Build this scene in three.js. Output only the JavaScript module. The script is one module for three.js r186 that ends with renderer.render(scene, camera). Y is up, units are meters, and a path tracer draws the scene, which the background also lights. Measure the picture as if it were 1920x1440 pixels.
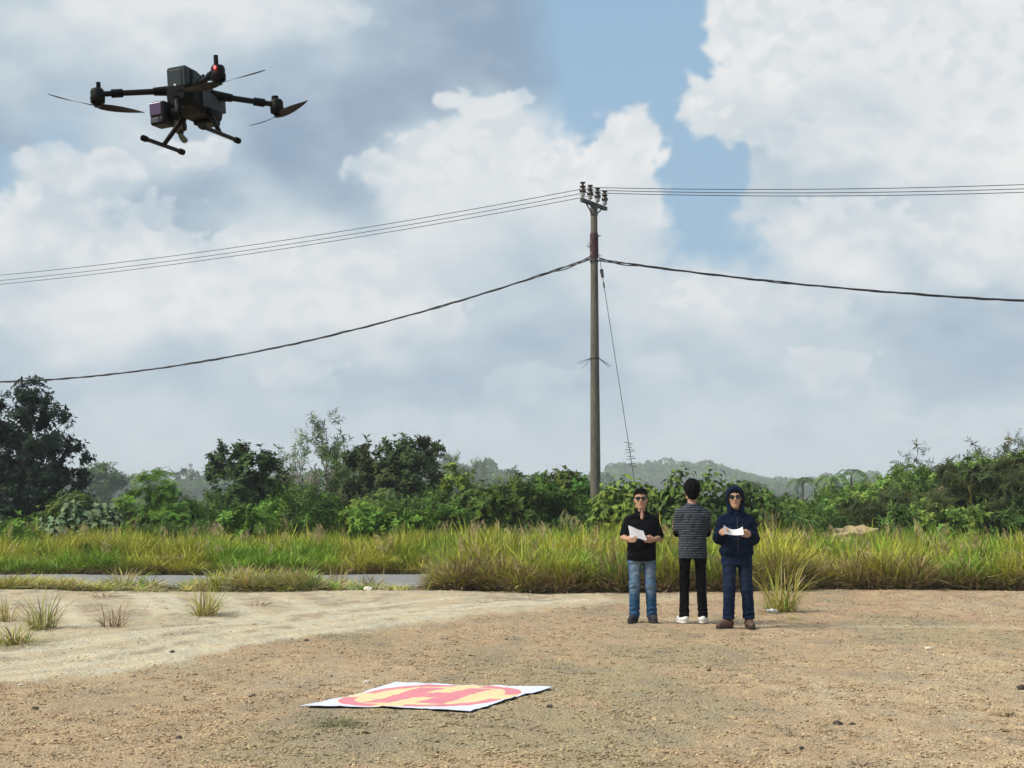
import * as THREE from 'three';
import { mergeGeometries, mergeVertices } from 'three/addons/utils/BufferGeometryUtils.js';
import { RoundedBoxGeometry } from 'three/addons/geometries/RoundedBoxGeometry.js';
import { createNoise2D, createNoise3D } from 'simplex-noise';

// ---------------------------------------------------------------- seeded random, noise
function mulberry(a) { return () => { a = (a + 0x6d2b79f5) | 0; let t = Math.imul(a ^ (a >>> 15), 1 | a); t = (t + Math.imul(t ^ (t >>> 7), 61 | t)) ^ t; return ((t ^ (t >>> 14)) >>> 0) / 4294967296; }; }
let rnd = mulberry(7);
const n3 = createNoise3D(mulberry(11)), n2 = createNoise2D(mulberry(12));
const rr = (a, b) => a + (b - a) * rnd();
const clamp = (x, a = 0, b = 1) => Math.min(b, Math.max(a, x));
const mix = (a, b, t) => a + (b - a) * t;
const sstep = (a, b, x) => { const t = clamp((x - a) / (b - a)); return t * t * (3 - 2 * t); };
const V = (x, y, z) => new THREE.Vector3(x, y, z);
const fbm2 = (x, y, o = 4) => { let s = 0, a = 0.5; for (let i = 0; i < o; i++) { s += a * n2(x, y); x = x * 2.03 + 7.1; y = y * 2.03 - 3.7; a *= 0.5; } return s; };
const fbm3 = (x, y, z, o = 4) => { let s = 0, a = 0.5; for (let i = 0; i < o; i++) { s += a * n3(x, y, z); x = x * 2.03 + 5.3; y = y * 2.03 - 1.7; z = z * 2.03 + 9.1; a *= 0.5; } return s; };

// ---------------------------------------------------------------- camera, from the photograph's horizon and the landing mat
const F = 2500, EYE = 1.55, PITCH = Math.atan(212 / F);       // focal length in photo pixels, eye height, upward tilt
const scene = new THREE.Scene();
const camera = new THREE.PerspectiveCamera(2 * Math.atan(720 / F) * 180 / Math.PI, 4 / 3, 0.1, 4000);
camera.position.set(0, EYE, 0); camera.rotation.x = PITCH;
const renderer = new THREE.WebGLRenderer();
renderer.toneMapping = THREE.LinearToneMapping;
const EXPOSURE = 1.8;
renderer.toneMappingExposure = EXPOSURE;
renderer.shadowMap.enabled = true;
const rayOf = (px, py) => V(px - 960, 720 - py, -F).applyAxisAngle(V(1, 0, 0), PITCH).normalize();
const at = (px, py, d) => { const r = rayOf(px, py); return r.multiplyScalar(-d / r.z).add(V(0, EYE, 0)); };   // the point seen at a pixel, d metres away
const gp = (px, py, y = 0) => { const r = rayOf(px, py); return r.multiplyScalar((y - EYE) / r.y).add(V(0, EYE, 0)); };   // the ground point seen at a pixel

// ---------------------------------------------------------------- sky: hazy blue with broken cumulus and grey cloud sheets
function makeSky() {
  const W = 4096, Hh = 2048, data = new Float32Array(W * Hh * 4);
  const lin = (c) => { c /= 255; return c <= 0.04045 ? c / 12.92 : Math.pow((c + 0.055) / 1.055, 2.4); };
  const ramp = [[150, 146, 166, 188], [165, 159, 177, 196], [185, 178, 195, 209], [205, 201, 213, 221], [220, 219, 225, 229], [236, 236, 237, 238]];
  const shade = (L, k) => { L = clamp(L, 150, 236); let i = 0; while (i < 4 && L > ramp[i + 1][0]) i++; const a = ramp[i], b = ramp[i + 1]; return mix(a[k + 1], b[k + 1], (L - a[0]) / (b[0] - a[0])); };
  // lightness of the cloud cover, a coarse chart: columns every 160, rows every 100 pixels of the photograph
  const chart = [
    [204, 224, 229, 222, 211, 180, 168, 176, 200, 234, 231, 229, 230],
    [203, 207, 205, 201, 192, 176, 164, 168, 205, 235, 229, 224, 229],
    [192, 196, 199, 184, 176, 176, 212, 216, 214, 216, 214, 224, 231],
    [178, 205, 206, 176, 182, 220, 227, 231, 215, 198, 217, 228, 231],
    [229, 208, 186, 205, 204, 220, 215, 220, 210, 206, 204, 216, 226],
    [214, 217, 222, 226, 222, 214, 203, 206, 214, 215, 226, 208, 225],
    [212, 225, 228, 224, 225, 221, 199, 196, 220, 208, 200, 192, 197],
    [194, 195, 197, 208, 192, 189, 190, 192, 198, 200, 206, 190, 184],
    [205, 207, 207, 202, 199, 200, 203, 206, 205, 205, 206, 207, 207],
    [211, 212, 213, 213, 213, 213, 213, 214, 214, 213, 213, 213, 213],
    [211, 212, 213, 213, 213, 213, 213, 214, 214, 213, 213, 213, 213]];
  const look = (x, y) => {
    const cub = (a, b, c, d, t) => b + 0.5 * t * (c - a + t * (2 * a - 5 * b + 4 * c - d + t * (3 * (b - c) + d - a)));
    const gx = clamp(x / 160, 0, 11.999), gy = clamp(y / 100, 0, 9.999), i = Math.floor(gx), j = Math.floor(gy), u = gx - i, v = gy - j, R = (jj) => { const r = chart[clamp(jj, 0, 10)]; return cub(r[Math.max(0, i - 1)], r[i], r[i + 1], r[Math.min(12, i + 2)], u); };
    return cub(R(j - 1), R(j), R(j + 1), R(j + 2), v);
  };
  const gap = [[960, -160], [1335, -120], [1325, 40], [1345, 150], [1300, 158], [1264, 212], [1300, 252], [1400, 272], [1422, 335], [1395, 400], [1440, 440], [1475, 520], [1380, 520], [1255, 505], [1236, 400], [1220, 310], [1233, 250], [1200, 205], [1130, 205], [1078, 268], [1030, 242], [1005, 175], [985, 90]];
  const sd = (x, y) => {          // signed distance to the clear gap, negative inside
    let d = 1e9, inside = false;
    for (let i = 0, j = gap.length - 1; i < gap.length; j = i++) {
      const [ax, ay] = gap[i], [bx, by] = gap[j], ex = bx - ax, ey = by - ay, t = clamp(((x - ax) * ex + (y - ay) * ey) / (ex * ex + ey * ey)), qx = x - ax - ex * t, qy = y - ay - ey * t;
      d = Math.min(d, qx * qx + qy * qy);
      if ((ay > y) !== (by > y) && x < ax + ((y - ay) / (by - ay)) * ex) inside = !inside;
    }
    return (inside ? -1 : 1) * Math.sqrt(d);
  };
  const bill = (x, y) => { let s = 0, a = 0.62; for (let i = 0; i < 4; i++) { const n = n2(x, y); s += a * Math.sqrt(n * n + 0.035); x = x * 2.1 + 3.1; y = y * 2.1 - 1.9; a *= 0.45; } return s; };   // rounded billows
  const puffs = [[800, 320, 170, 70, 0.7], [910, 250, 130, 85, 0.85], [1060, 345, 110, 60, 0.8], [1150, 268, 70, 66, 0.95], [1520, 270, 130, 60, 0.5], [1470, 95, 150, 110, 0.9], [1650, 50, 220, 110, 0.8], [1860, 150, 170, 140, 0.8], [1322, 210, 58, 42, 0.85], [1600, 430, 150, 60, 0.7], [1820, 480, 150, 80, 0.65], [1740, 290, 160, 70, 0.55],
    [25, 372, 60, 36, 0.9], [150, 320, 130, 50, 0.7], [375, 295, 70, 38, 0.8], [255, 400, 120, 40, 0.5], [330, 475, 270, 50, 0.7], [620, 500, 170, 55, 0.65], [480, 575, 260, 55, 0.7], [790, 600, 110, 40, 0.6], [1340, 560, 110, 50, 0.8], [1500, 580, 110, 40, 0.5], [565, 705, 90, 36, 0.5], [1555, 695, 95, 50, 0.6], [1255, 705, 110, 40, 0.3], [1000, 725, 110, 44, 0.3], [1810, 795, 190, 36, 0.35], [1330, 795, 150, 36, 0.3], [730, 800, 170, 36, 0.25], [210, 780, 190, 40, 0.25], [100, 600, 160, 40, 0.5], [560, 40, 150, 40, 0.4], [330, 30, 150, 50, 0.5]];
  const cp = Math.cos(PITCH), sp = Math.sin(PITCH);
  for (let row = 0; row < Hh; row++) {
    const up = ((row + 0.5) / Hh - 0.5) * Math.PI, y = Math.sin(up), cu = Math.cos(up);
    for (let col = 0; col < W; col++) {
      const o = (row * W + col) * 4; data[o + 3] = 1;
      if (up < -0.01) { for (let k = 0; k < 3; k++) data[o + k] = lin([190, 196, 196][k]) / EXPOSURE; continue; }
      const az = ((col + 0.5) / W - 0.5) * 2 * Math.PI, x = Math.cos(az) * cu, z = Math.sin(az) * cu;
      const fine = z < -0.55 && up < 0.6;
      // generic broken cloud, the same kind all round
      const q = 1 / (y + 0.35), gx = x * q * 2.2, gz = z * q * 2.2, gy = y * 2;
      const wa = fbm3(gx * 1.3, gy, gz * 1.3, 3), cover = fbm3(gx + wa * 0.5, gy, gz + wa * 0.5, 4);
      let L = 208 + 62 * fbm3(gx * 1.4 + 3, gy * 1.4 + wa * 0.6, gz * 1.4, fine ? 5 : 4), clear = sstep(0.2, 0.34, cover);
      if (fine) {
        const yc = y * cp + z * sp, zc = -y * sp + z * cp, px = 960 - F * x / zc, py = 720 + F * yc / zc;
        const inF = sstep(-520, -60, px) * (1 - sstep(1980, 2440, px)) * sstep(-480, -60, py);
        if (inF > 0 && py < 1200) {
          const w1 = fbm2(px / 330, py / 230, 3), w2 = fbm2(px / 330 + 40, py / 230 + 17, 3), lobes = bill(px / 95, py / 80);
          const c = sd(px + w1 * 30, py + w2 * 30) + 20 * (0.42 - lobes) + 24 * fbm2(px / 60, py / 50 + 3, 4), soft = 15 + 105 * sstep(1140, 985, px) * sstep(330, 160, py) + 55 * sstep(330, 520, py);
          const cl = 1 - sstep(-soft, soft * 0.5, c);
          let l = look(px + w1 * 90, py + w2 * 80) + 11 * fbm2(px / 210, py / 130 + 5, 4); l = 206 + (l - 206) * 1.32 - 3;
          puffs.forEach(([cx, cy, rx, ry, k], i) => {                 // single cumulus heads: firm lit tops, soft shaded bases
            const dx = (px - cx) / rx, dy = (py - cy) / ry, e = 1 - dx * dx - dy * dy; if (e < -1.2) return;
            const f = e + 1.25 * fbm2(px / 105 + i * 7.3, py / 85 + i * 3.1, 5), m = sstep(0, mix(0.22, 1.1, sstep(-0.7, 0.5, dy)), f);
            l = mix(l, 231 - 14 * sstep(0.15, -0.25, fbm2(px / 90 + i, py / 70 - i, 4)), m * k);
          });
          l += 6 * sstep(60, 5, c) * (c > 0 ? 1 : 0) * sstep(560, 300, py) * sstep(1000, 1100, px);
          L = mix(L, l, inF); clear = mix(clear, Math.max(cl, 0.75 * sstep(70, 20, Math.hypot(px - 5 + w1 * 50, (py - 308 + w2 * 30) * 1.2)), 0.4 * sstep(60, 10, Math.hypot(px - 115 + w1 * 60, py - 262 + w2 * 40))), inF);
        }
      }
      const hz = sstep(0.16, 0.0, up); L = mix(L, 210, hz * 0.5); clear *= 1 - hz;
      for (let k = 0; k < 3; k++) {
        const blue = mix([162, 192, 216][k], [146, 181, 212][k], sstep(0.12, 0.5, up));
        data[o + k] = lin(mix(shade(L, k), blue, clear)) / EXPOSURE;
      }
    }
  }
  const t = new THREE.DataTexture(data, W, Hh, THREE.RGBAFormat, THREE.FloatType);
  t.mapping = THREE.EquirectangularReflectionMapping; t.magFilter = THREE.LinearFilter; t.needsUpdate = true;
  return t;
}
scene.background = makeSky(); scene.environment = scene.background;
const sun = new THREE.DirectionalLight(new THREE.Color().setRGB(1, 0.94, 0.82), 2.9);   // veiled by cloud, from the left
sun.position.set(-30, 35, -6); sun.target.position.set(0, 0, -16); scene.add(sun, sun.target);
sun.castShadow = true; sun.shadow.radius = 36; sun.shadow.mapSize.set(2048, 2048);
Object.assign(sun.shadow.camera, { left: -45, right: 45, top: 45, bottom: -45, near: 1, far: 140 });
scene.fog = new THREE.FogExp2(new THREE.Color().setRGB(0.84, 0.92, 1), 0.0006);
console.log('sky');

// ---------------------------------------------------------------- naming helpers
const taken = new Map();
function numbered(n) { const k = taken.get(n) || 0; taken.set(n, k + 1); return k ? n + '_' + String(k).padStart(3, '0') : n; }
function shadows(o) { o.traverse((m) => { if (m.isMesh) { m.castShadow = true; m.receiveShadow = true; } }); return o; }
function put(o, name, label, category, group) { o.name = numbered(name); o.userData.label = label; o.userData.category = category; if (group) o.userData.group = group; scene.add(shadows(o)); return o; }
function structure(o, name, label) { o.name = numbered(name); o.userData.kind = 'structure'; if (label) o.userData.label = label; scene.add(shadows(o)); return o; }
function part(parent, name, geo, m, label) { const o = new THREE.Mesh(geo, m); o.name = name; if (label) o.userData.label = label; parent.add(o); return o; }
const rgb = (r, g, b) => new THREE.Color().setRGB(r, g, b);
const mat = (r, g, b, rough = 0.8, extra = {}) => new THREE.MeshStandardMaterial({ color: rgb(r, g, b), roughness: rough, side: THREE.DoubleSide, ...extra });
const tx = (g, x = 0, y = 0, z = 0, rx = 0, ry = 0, rz = 0) => g.applyMatrix4(new THREE.Matrix4().compose(V(x, y, z), new THREE.Quaternion().setFromEuler(new THREE.Euler(rx, ry, rz)), V(1, 1, 1)));
const rod = (a, b, ra, rb = ra, seg = 10) => { const d = b.clone().sub(a), g = new THREE.CylinderGeometry(rb, ra, d.length(), seg); g.applyQuaternion(new THREE.Quaternion().setFromUnitVectors(V(0, 1, 0), d.clone().normalize())); return g.translate((a.x + b.x) / 2, (a.y + b.y) / 2, (a.z + b.z) / 2); };
const merge = (list) => mergeGeometries(list.map((g) => { const h = g.index ? g.toNonIndexed() : g; for (const k of Object.keys(h.attributes)) if (!['position', 'normal'].includes(k)) h.deleteAttribute(k); return h; }));

// ---------------------------------------------------------------- ground
const hillH = (x, d) => {                                   // wooded rise on the right, d = metres ahead
  let h = 2.2 * sstep(4.5, 19, x) * sstep(30.5, 43, d) * (1 - 0.8 * sstep(48, 62, d));
  h += 0.75 * Math.exp(-((x - 13.2) ** 2) / 9 - ((d - 36.5) ** 2) / 8);
  return h;
};
const lotEdge = (x) => 22.55 - 0.07 * Math.max(0, x) + 0.35 * n2(x * 0.35, 3) + 0.16 * n2(x * 1.3, 8);   // where the bare lot stops
const groundH = (x, z) => {
  const d = -z; let h = 0.03 * n2(x * 0.22, d * 0.22) * sstep(6, 10, d) + 0.012 * n2(x * 0.9 + 5, d * 0.9);
  const e = lotEdge(x);
  h += 0.07 * Math.exp(-(((d - e + 0.5) / 0.7) ** 2)) * sstep(2, 6, x);
  h -= 0.05 * sstep(22.2, 23.4, d) * (1 - sstep(28, 31, d));
  return h + hillH(x, d) + sstep(60, 140, d) * 0.8 * n2(x * 0.01, d * 0.01);
};
function speckle(N, fn) { const t = new THREE.DataTexture(fn(N), N, N, THREE.RGBAFormat); t.wrapS = t.wrapT = THREE.RepeatWrapping; t.magFilter = THREE.LinearFilter; t.minFilter = THREE.LinearMipmapLinearFilter; t.generateMipmaps = true; t.needsUpdate = true; return t; }
// periodic value noise
function tileNoise(N, seed) {
  const r = mulberry(seed), lat = (P) => { const a = new Float32Array(P * P); for (let i = 0; i < P * P; i++) a[i] = r(); return a; };
  const layers = new Map();
  return (x, y, P) => { if (!layers.has(P)) layers.set(P, lat(P)); const a = layers.get(P), gx = x / N * P, gy = y / N * P, i = Math.floor(gx), j = Math.floor(gy); let u = gx - i, v = gy - j; u = u * u * (3 - 2 * u); v = v * v * (3 - 2 * v); const A = (p, q) => a[((q % P) + P) % P * P + ((p % P) + P) % P]; return mix(mix(A(i, j), A(i + 1, j), u), mix(A(i, j + 1), A(i + 1, j + 1), u), v); };
}
const soilNoise = tileNoise(2048, 21);
const soilH = new Float32Array(2048 * 2048);
const soilMap = speckle(2048, (N) => {
  const d = new Uint8Array(N * N * 4);
  for (let y = 0; y < N; y++) for (let x = 0; x < N; x++) {
    const a = soilNoise(x, y, 512), b = soilNoise(x + 13, y + 7, 256), c = soilNoise(x, y, 96), e = soilNoise(x + 31, y, 24), g = soilNoise(x, y + 9, 1024);
    const grit = 0.42 * a + 0.33 * b + 0.25 * g, crack = Math.pow(1 - Math.abs(2 * (0.6 * b + 0.4 * a) - 1), 6);
    const h = grit * 0.7 + c * 0.3; soilH[y * N + x] = h - crack * 0.25;
    const v = 0.80 + 0.34 * (grit - 0.5) + 0.12 * (c - 0.5) + 0.10 * (e - 0.5) - 0.16 * crack, warm = 0.06 * (e - 0.5) + 0.05 * (b - 0.5), o = (y * N + x) * 4;
    d[o] = 255 * clamp(v + warm); d[o + 1] = 255 * clamp(v); d[o + 2] = 255 * clamp(v - warm * 1.3); d[o + 3] = 255;
  }
  return d;
});
const soilBump = speckle(2048, (N) => { const d = new Uint8Array(N * N * 4); for (let i = 0; i < N * N; i++) { d[i * 4] = d[i * 4 + 1] = d[i * 4 + 2] = 255 * clamp(soilH[i]); d[i * 4 + 3] = 255; } return d; });

// the pale sand drift of the left and the vehicle tracks across it, as ground polylines read off the photograph
const G2 = (px, py) => { const p = gp(px, py); return [p.x, -p.z]; };
const tracks = [[[0, 1262], [250, 1232], [480, 1190], [700, 1160], [900, 1140], [1100, 1122]], [[0, 1225], [240, 1198], [430, 1165], [640, 1140], [860, 1122]], [[300, 1112], [340, 1148], [450, 1165], [620, 1168]], [[255, 1112], [300, 1150]], [[110, 1130], [150, 1172]], [[420, 1118], [470, 1150], [560, 1172]], [[1180, 1158], [1500, 1172], [1920, 1180]], [[0, 1244], [260, 1214], [470, 1178], [720, 1148], [980, 1128]], [[120, 1205], [330, 1180], [520, 1150], [700, 1130]], [[0, 1275], [200, 1255], [420, 1212], [640, 1178], [860, 1152]], [[520, 1120], [640, 1150], [800, 1152]]].map((l) => l.map(([a, b]) => G2(a, b)));
const segD = (x, y, [ax, ay], [bx, by]) => { const ex = bx - ax, ey = by - ay, t = clamp(((x - ax) * ex + (y - ay) * ey) / (ex * ex + ey * ey)); return Math.hypot(x - ax - ex * t, y - ay - ey * t); };
const trackD = (x, d) => { let m = 9; for (const l of tracks) for (let i = 1; i < l.length; i++) m = Math.min(m, segD(x, d, l[i - 1], l[i])); return m; };
const sandLine = [[-400, 1310], [0, 1286], [180, 1270], [330, 1236], [470, 1212], [640, 1190], [800, 1168], [960, 1150], [1120, 1136], [1300, 1120]].map(([a, b]) => G2(a, b));
const sandiness = (x, d) => {                                // 1 on the sand drift, 0 on the gravel
  let lim = 30; for (let i = 1; i < sandLine.length; i++) { const [ax, ad] = sandLine[i - 1], [bx, bd] = sandLine[i]; if (x >= ax && x <= bx) lim = mix(ad, bd, (x - ax) / (bx - ax)); }
  if (x < sandLine[0][0]) lim = sandLine[0][1];
  return sstep(-0.35, 0.6, d - lim + 0.8 * fbm2(x * 0.5, d * 0.35, 4) + 0.9 * fbm2(x * 1.9, d * 0.9, 4)) ;
};
function groundColor(x, d) {
  const big = fbm2(x * 0.16, d * 0.11, 4), mid = fbm2(x * 0.7 + 4, d * 0.42, 4), fine = fbm2(x * 3.1, d * 1.6 + 9, 3);
  let c = [0.46, 0.334, 0.2];
  const s = sandiness(x, d), tr = sstep(0.26, 0.04, trackD(x, d) + 0.16 * fine);
  const lay = (to, t) => { c = c.map((v, k) => mix(v, to[k], clamp(t))); };
  lay([0.43, 0.285, 0.175], sstep(14, 19, d) * sstep(-1, 3.5, x) * (0.62 + 1.0 * mid));     // red laterite towards the far right
  lay([0.37, 0.3, 0.175], sstep(0.02, 0.4, big + 0.5 * mid) * 0.85);                        // damp olive stains
  lay([0.5, 0.4, 0.255], sstep(0.05, 0.4, -big + 0.4 * fine) * 0.6);
  lay([0.30, 0.235, 0.16], sstep(0.28, 0.5, mid + 0.5 * fine) * 0.55 * (1 - s));
  lay([0.62, 0.54, 0.37], s * (0.78 + 0.5 * mid));
  lay([0.40, 0.31, 0.21], s * sstep(0.0, 0.25, mid + 0.6 * fine - 0.06) * 0.9);
  lay([0.68, 0.6, 0.43], tr * (0.35 + 0.6 * s));
  const e = lotEdge(x);
  lay([0.16, 0.13, 0.075], sstep(-0.15, 0.5, d - e + 0.25 * fine));                          // litter and soil under the grass
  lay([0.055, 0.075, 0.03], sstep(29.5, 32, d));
  const bank = Math.exp(-((x - 10.1) ** 2) / 1.2) * sstep(32, 34, d) * sstep(40, 37, d);
  lay([0.42, 0.32, 0.18], bank);
  return c.map((v) => v * (1 + 0.12 * fine));
}
function makeGround() {
  const xs = [], ds = [];
  for (let x = 0; x < 11; x += 0.055) xs.push(x); for (let x = 11, s = 0.08; x < 1500; x += s) { xs.push(x); s *= 1.12; }
  const X = [...xs.slice(1).reverse().map((v) => -v), ...xs];
  for (let d = -30; d < 6; d += 2) ds.push(d); for (let d = 6; d < 24; d += 0.06) ds.push(d); for (let d = 24, s = 0.1; d < 1800; d += s) { ds.push(d); s *= 1.05; }
  const pos = [], col = [], uv = [], idx = [], nx = X.length;
  for (const d of ds) for (const x of X) {
    pos.push(x, groundH(x, -d) + (Math.abs(x) < 12 && d > 6 && d < 24 ? 0.007 * n2(x * 4, d * 4) + 0.004 * n2(x * 9, d * 9) : 0), -d);
    col.push(...groundColor(x, d)); uv.push(x / 5.3 + 0.3 * n2(x * 0.05, d * 0.05), d / 5.3);
  }
  for (let j = 0; j + 1 < ds.length; j++) for (let i = 0; i + 1 < nx; i++) { const a = j * nx + i; idx.push(a, a + 1, a + nx, a + 1, a + nx + 1, a + nx); }
  const g = new THREE.BufferGeometry();
  g.setAttribute('position', new THREE.Float32BufferAttribute(pos, 3)); g.setAttribute('color', new THREE.Float32BufferAttribute(col, 3)); g.setAttribute('uv', new THREE.Float32BufferAttribute(uv, 2)); g.setIndex(idx); g.computeVertexNormals();
  soilMap.colorSpace = THREE.NoColorSpace;
  return new THREE.Mesh(g, new THREE.MeshStandardMaterial({ vertexColors: true, map: soilMap, bumpMap: soilBump, bumpScale: 0.032, roughness: 0.95 }));
}
structure(makeGround(), 'ground', 'bare sandy lot of gravel and laterite soil');
console.log('ground');

// the asphalt lane behind the lot
function makeRoad() {
  const pos = [], uv = [], idx = []; let k = 0;
  for (let x = -60; x <= 60; x += 0.5) { for (const [d, dy] of [[23.5, 0.0], [25.3, 0.03], [27.2, 0.0]]) { const dd = d + 0.12 * n2(x * 0.5, d); pos.push(x, groundH(x, -dd) + 0.035 + dy, -dd); uv.push(x / 4, dd / 4); } }
  for (let i = 0; i < 240; i++) for (let j = 0; j < 2; j++) { const a = i * 3 + j; idx.push(a, a + 3, a + 1, a + 3, a + 4, a + 1); }
  const g = new THREE.BufferGeometry(); g.setAttribute('position', new THREE.Float32BufferAttribute(pos, 3)); g.setAttribute('uv', new THREE.Float32BufferAttribute(uv, 2)); g.setIndex(idx); g.computeVertexNormals();
  return new THREE.Mesh(g, new THREE.MeshStandardMaterial({ color: rgb(0.24, 0.245, 0.25), map: soilMap, bumpMap: soilBump, bumpScale: 0.006, roughness: 0.9, side: THREE.DoubleSide }));
}
structure(makeRoad(), 'road', 'narrow grey asphalt lane behind the lot');

const matC = [[558, 1328], [881, 1341], [1037, 1293], [745, 1283]].map(([u, v]) => gp(u, v));   // left, near, right and far corner of the landing mat
const onMat = (x, d) => matC.every((p, i) => { const q = matC[(i + 1) % 4]; return (q.x - p.x) * (-d - p.z) - (q.z - p.z) * (x - p.x) < 0.03; });
// gravel: uncountable small stones
{
  const variants = [0, 1, 2].map((s) => { const g = mergeVertices(new THREE.IcosahedronGeometry(1, 1).deleteAttribute('uv').deleteAttribute('normal')), p = g.attributes.position; for (let i = 0; i < p.count; i++) { const k = 1 + 0.35 * n3(p.getX(i) * 1.2 + s * 9, p.getY(i) * 1.2, p.getZ(i) * 1.2); p.setXYZ(i, p.getX(i) * k * 1.25, p.getY(i) * k * 0.5, p.getZ(i) * k); } return g.toNonIndexed(); });
  variants.forEach((g) => g.computeVertexNormals());
  const m = mat(1, 1, 1, 0.95), lists = [[], [], []], M = new THREE.Matrix4(), q = new THREE.Quaternion();
  for (let i = 0; i < 240000; i++) {
    const d = 7.6 + 15 * Math.pow(rnd(), 1.25), x = rr(-1, 1) * (0.42 * d + 0.4), s = sandiness(x, d);
    if (d > lotEdge(x) || rnd() < s * 0.9 || onMat(x, d)) continue;
    const patch = fbm2(x * 0.8, d * 0.5, 3); if (rnd() < 0.45 - 1.1 * patch) continue;
    const r = 0.0034 + 0.0075 * Math.pow(rnd(), 2.8) + (rnd() < 0.003 ? 0.012 : 0), c = groundColor(x, d), t = rr(0.6, 1.04) * (rnd() < 0.12 ? 0.55 : 1);
    M.compose(V(x, groundH(x, -d) + r * 0.2, -d), q.setFromEuler(new THREE.Euler(rr(-0.4, 0.4), rr(0, 6.28), rr(-0.4, 0.4))), V(r * rr(0.8, 1.5), r * rr(0.7, 1.2), r));
    lists[i % 3].push([M.clone(), rgb(c[0] * t * rr(0.94, 1.06), c[1] * t, c[2] * t * rr(0.9, 1.06))]);
  }
  const gravel = new THREE.Group(); gravel.userData.kind = 'stuff';
  lists.forEach((l, k) => { const im = new THREE.InstancedMesh(variants[k], m, l.length); l.forEach(([a, c], i) => { im.setMatrixAt(i, a); im.setColorAt(i, c); }); im.name = 'pebbles'; im.userData.kind = 'stuff'; gravel.add(im); });
  put(gravel, 'gravel', 'loose tan gravel strewn over the bare lot', 'gravel');
}
console.log('gravel');
// ---------------------------------------------------------------- vegetation
// leaf-sized faces collected into a sprig, which is repeated through a crown
class Leaves {
  constructor() { this.p = []; this.i = []; }
  leaf(o, dir, up, len, wid, fold = 0.25, droop = 0.15) {             // folded along the midrib, four faces
    const s = V(0, 0, 0).crossVectors(dir, up).normalize(), n = V(0, 0, 0).crossVectors(s, dir).normalize(), k = this.p.length / 3;
    const P = (t, w, h) => { const v = o.clone().addScaledVector(dir, len * t).addScaledVector(s, wid * w).addScaledVector(n, h * len); this.p.push(v.x, v.y, v.z); };
    P(0, 0, 0); P(0.45, 0.5, fold * wid / len); P(0.5, 0, 0); P(0.45, -0.5, fold * wid / len); P(1, 0, -droop);
    this.i.push(k, k + 1, k + 2, k, k + 2, k + 3, k + 1, k + 4, k + 2, k + 2, k + 4, k + 3);
  }
  blade(o, az, h, lean, wid, n = 3, bend = 2) {                       // grass blade
    const k = this.p.length / 3, c = Math.cos(az), s = Math.sin(az), tw = rr(-0.9, 0.9), sx = -Math.sin(az + tw), sz = Math.cos(az + tw);
    for (let j = 0; j <= n; j++) { const t = j / n, r = lean * Math.pow(t, bend), y = h * (t - 0.18 * lean / h * t * t * t), w = wid * 0.5 * (j === n ? 0.08 : 1 - 0.55 * t * t); this.p.push(o.x + c * r + sx * w, o.y + y, o.z + s * r + sz * w, o.x + c * r - sx * w, o.y + y, o.z + s * r - sz * w); if (j) { const a = k + j * 2; this.i.push(a - 2, a - 1, a, a - 1, a + 1, a); } }
  }
  stick(a, b, w) { const k = this.p.length / 3, d = b.clone().sub(a), s = V(0, 0, 0).crossVectors(d, V(0.3, 0.2, 1)).setLength(w / 2), t = V(0, 0, 0).crossVectors(d, s).setLength(w / 2); for (const e of [s, t, s.clone().add(t).multiplyScalar(-0.7)]) { const p = a.clone().add(e), q = b.clone().addScaledVector(e, 0.6); this.p.push(p.x, p.y, p.z, q.x, q.y, q.z); } for (const [u, v] of [[0, 2], [2, 4], [4, 0]]) this.i.push(k + u, k + v, k + u + 1, k + v, k + v + 1, k + u + 1); }
  geo() { const g = new THREE.BufferGeometry(); g.setAttribute('position', new THREE.Float32BufferAttribute(this.p, 3)); g.setIndex(this.i); g.computeVertexNormals(); return g; }
}
const unit = () => V(rr(-1, 1), rr(-1, 1), rr(-1, 1)).normalize();
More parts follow.
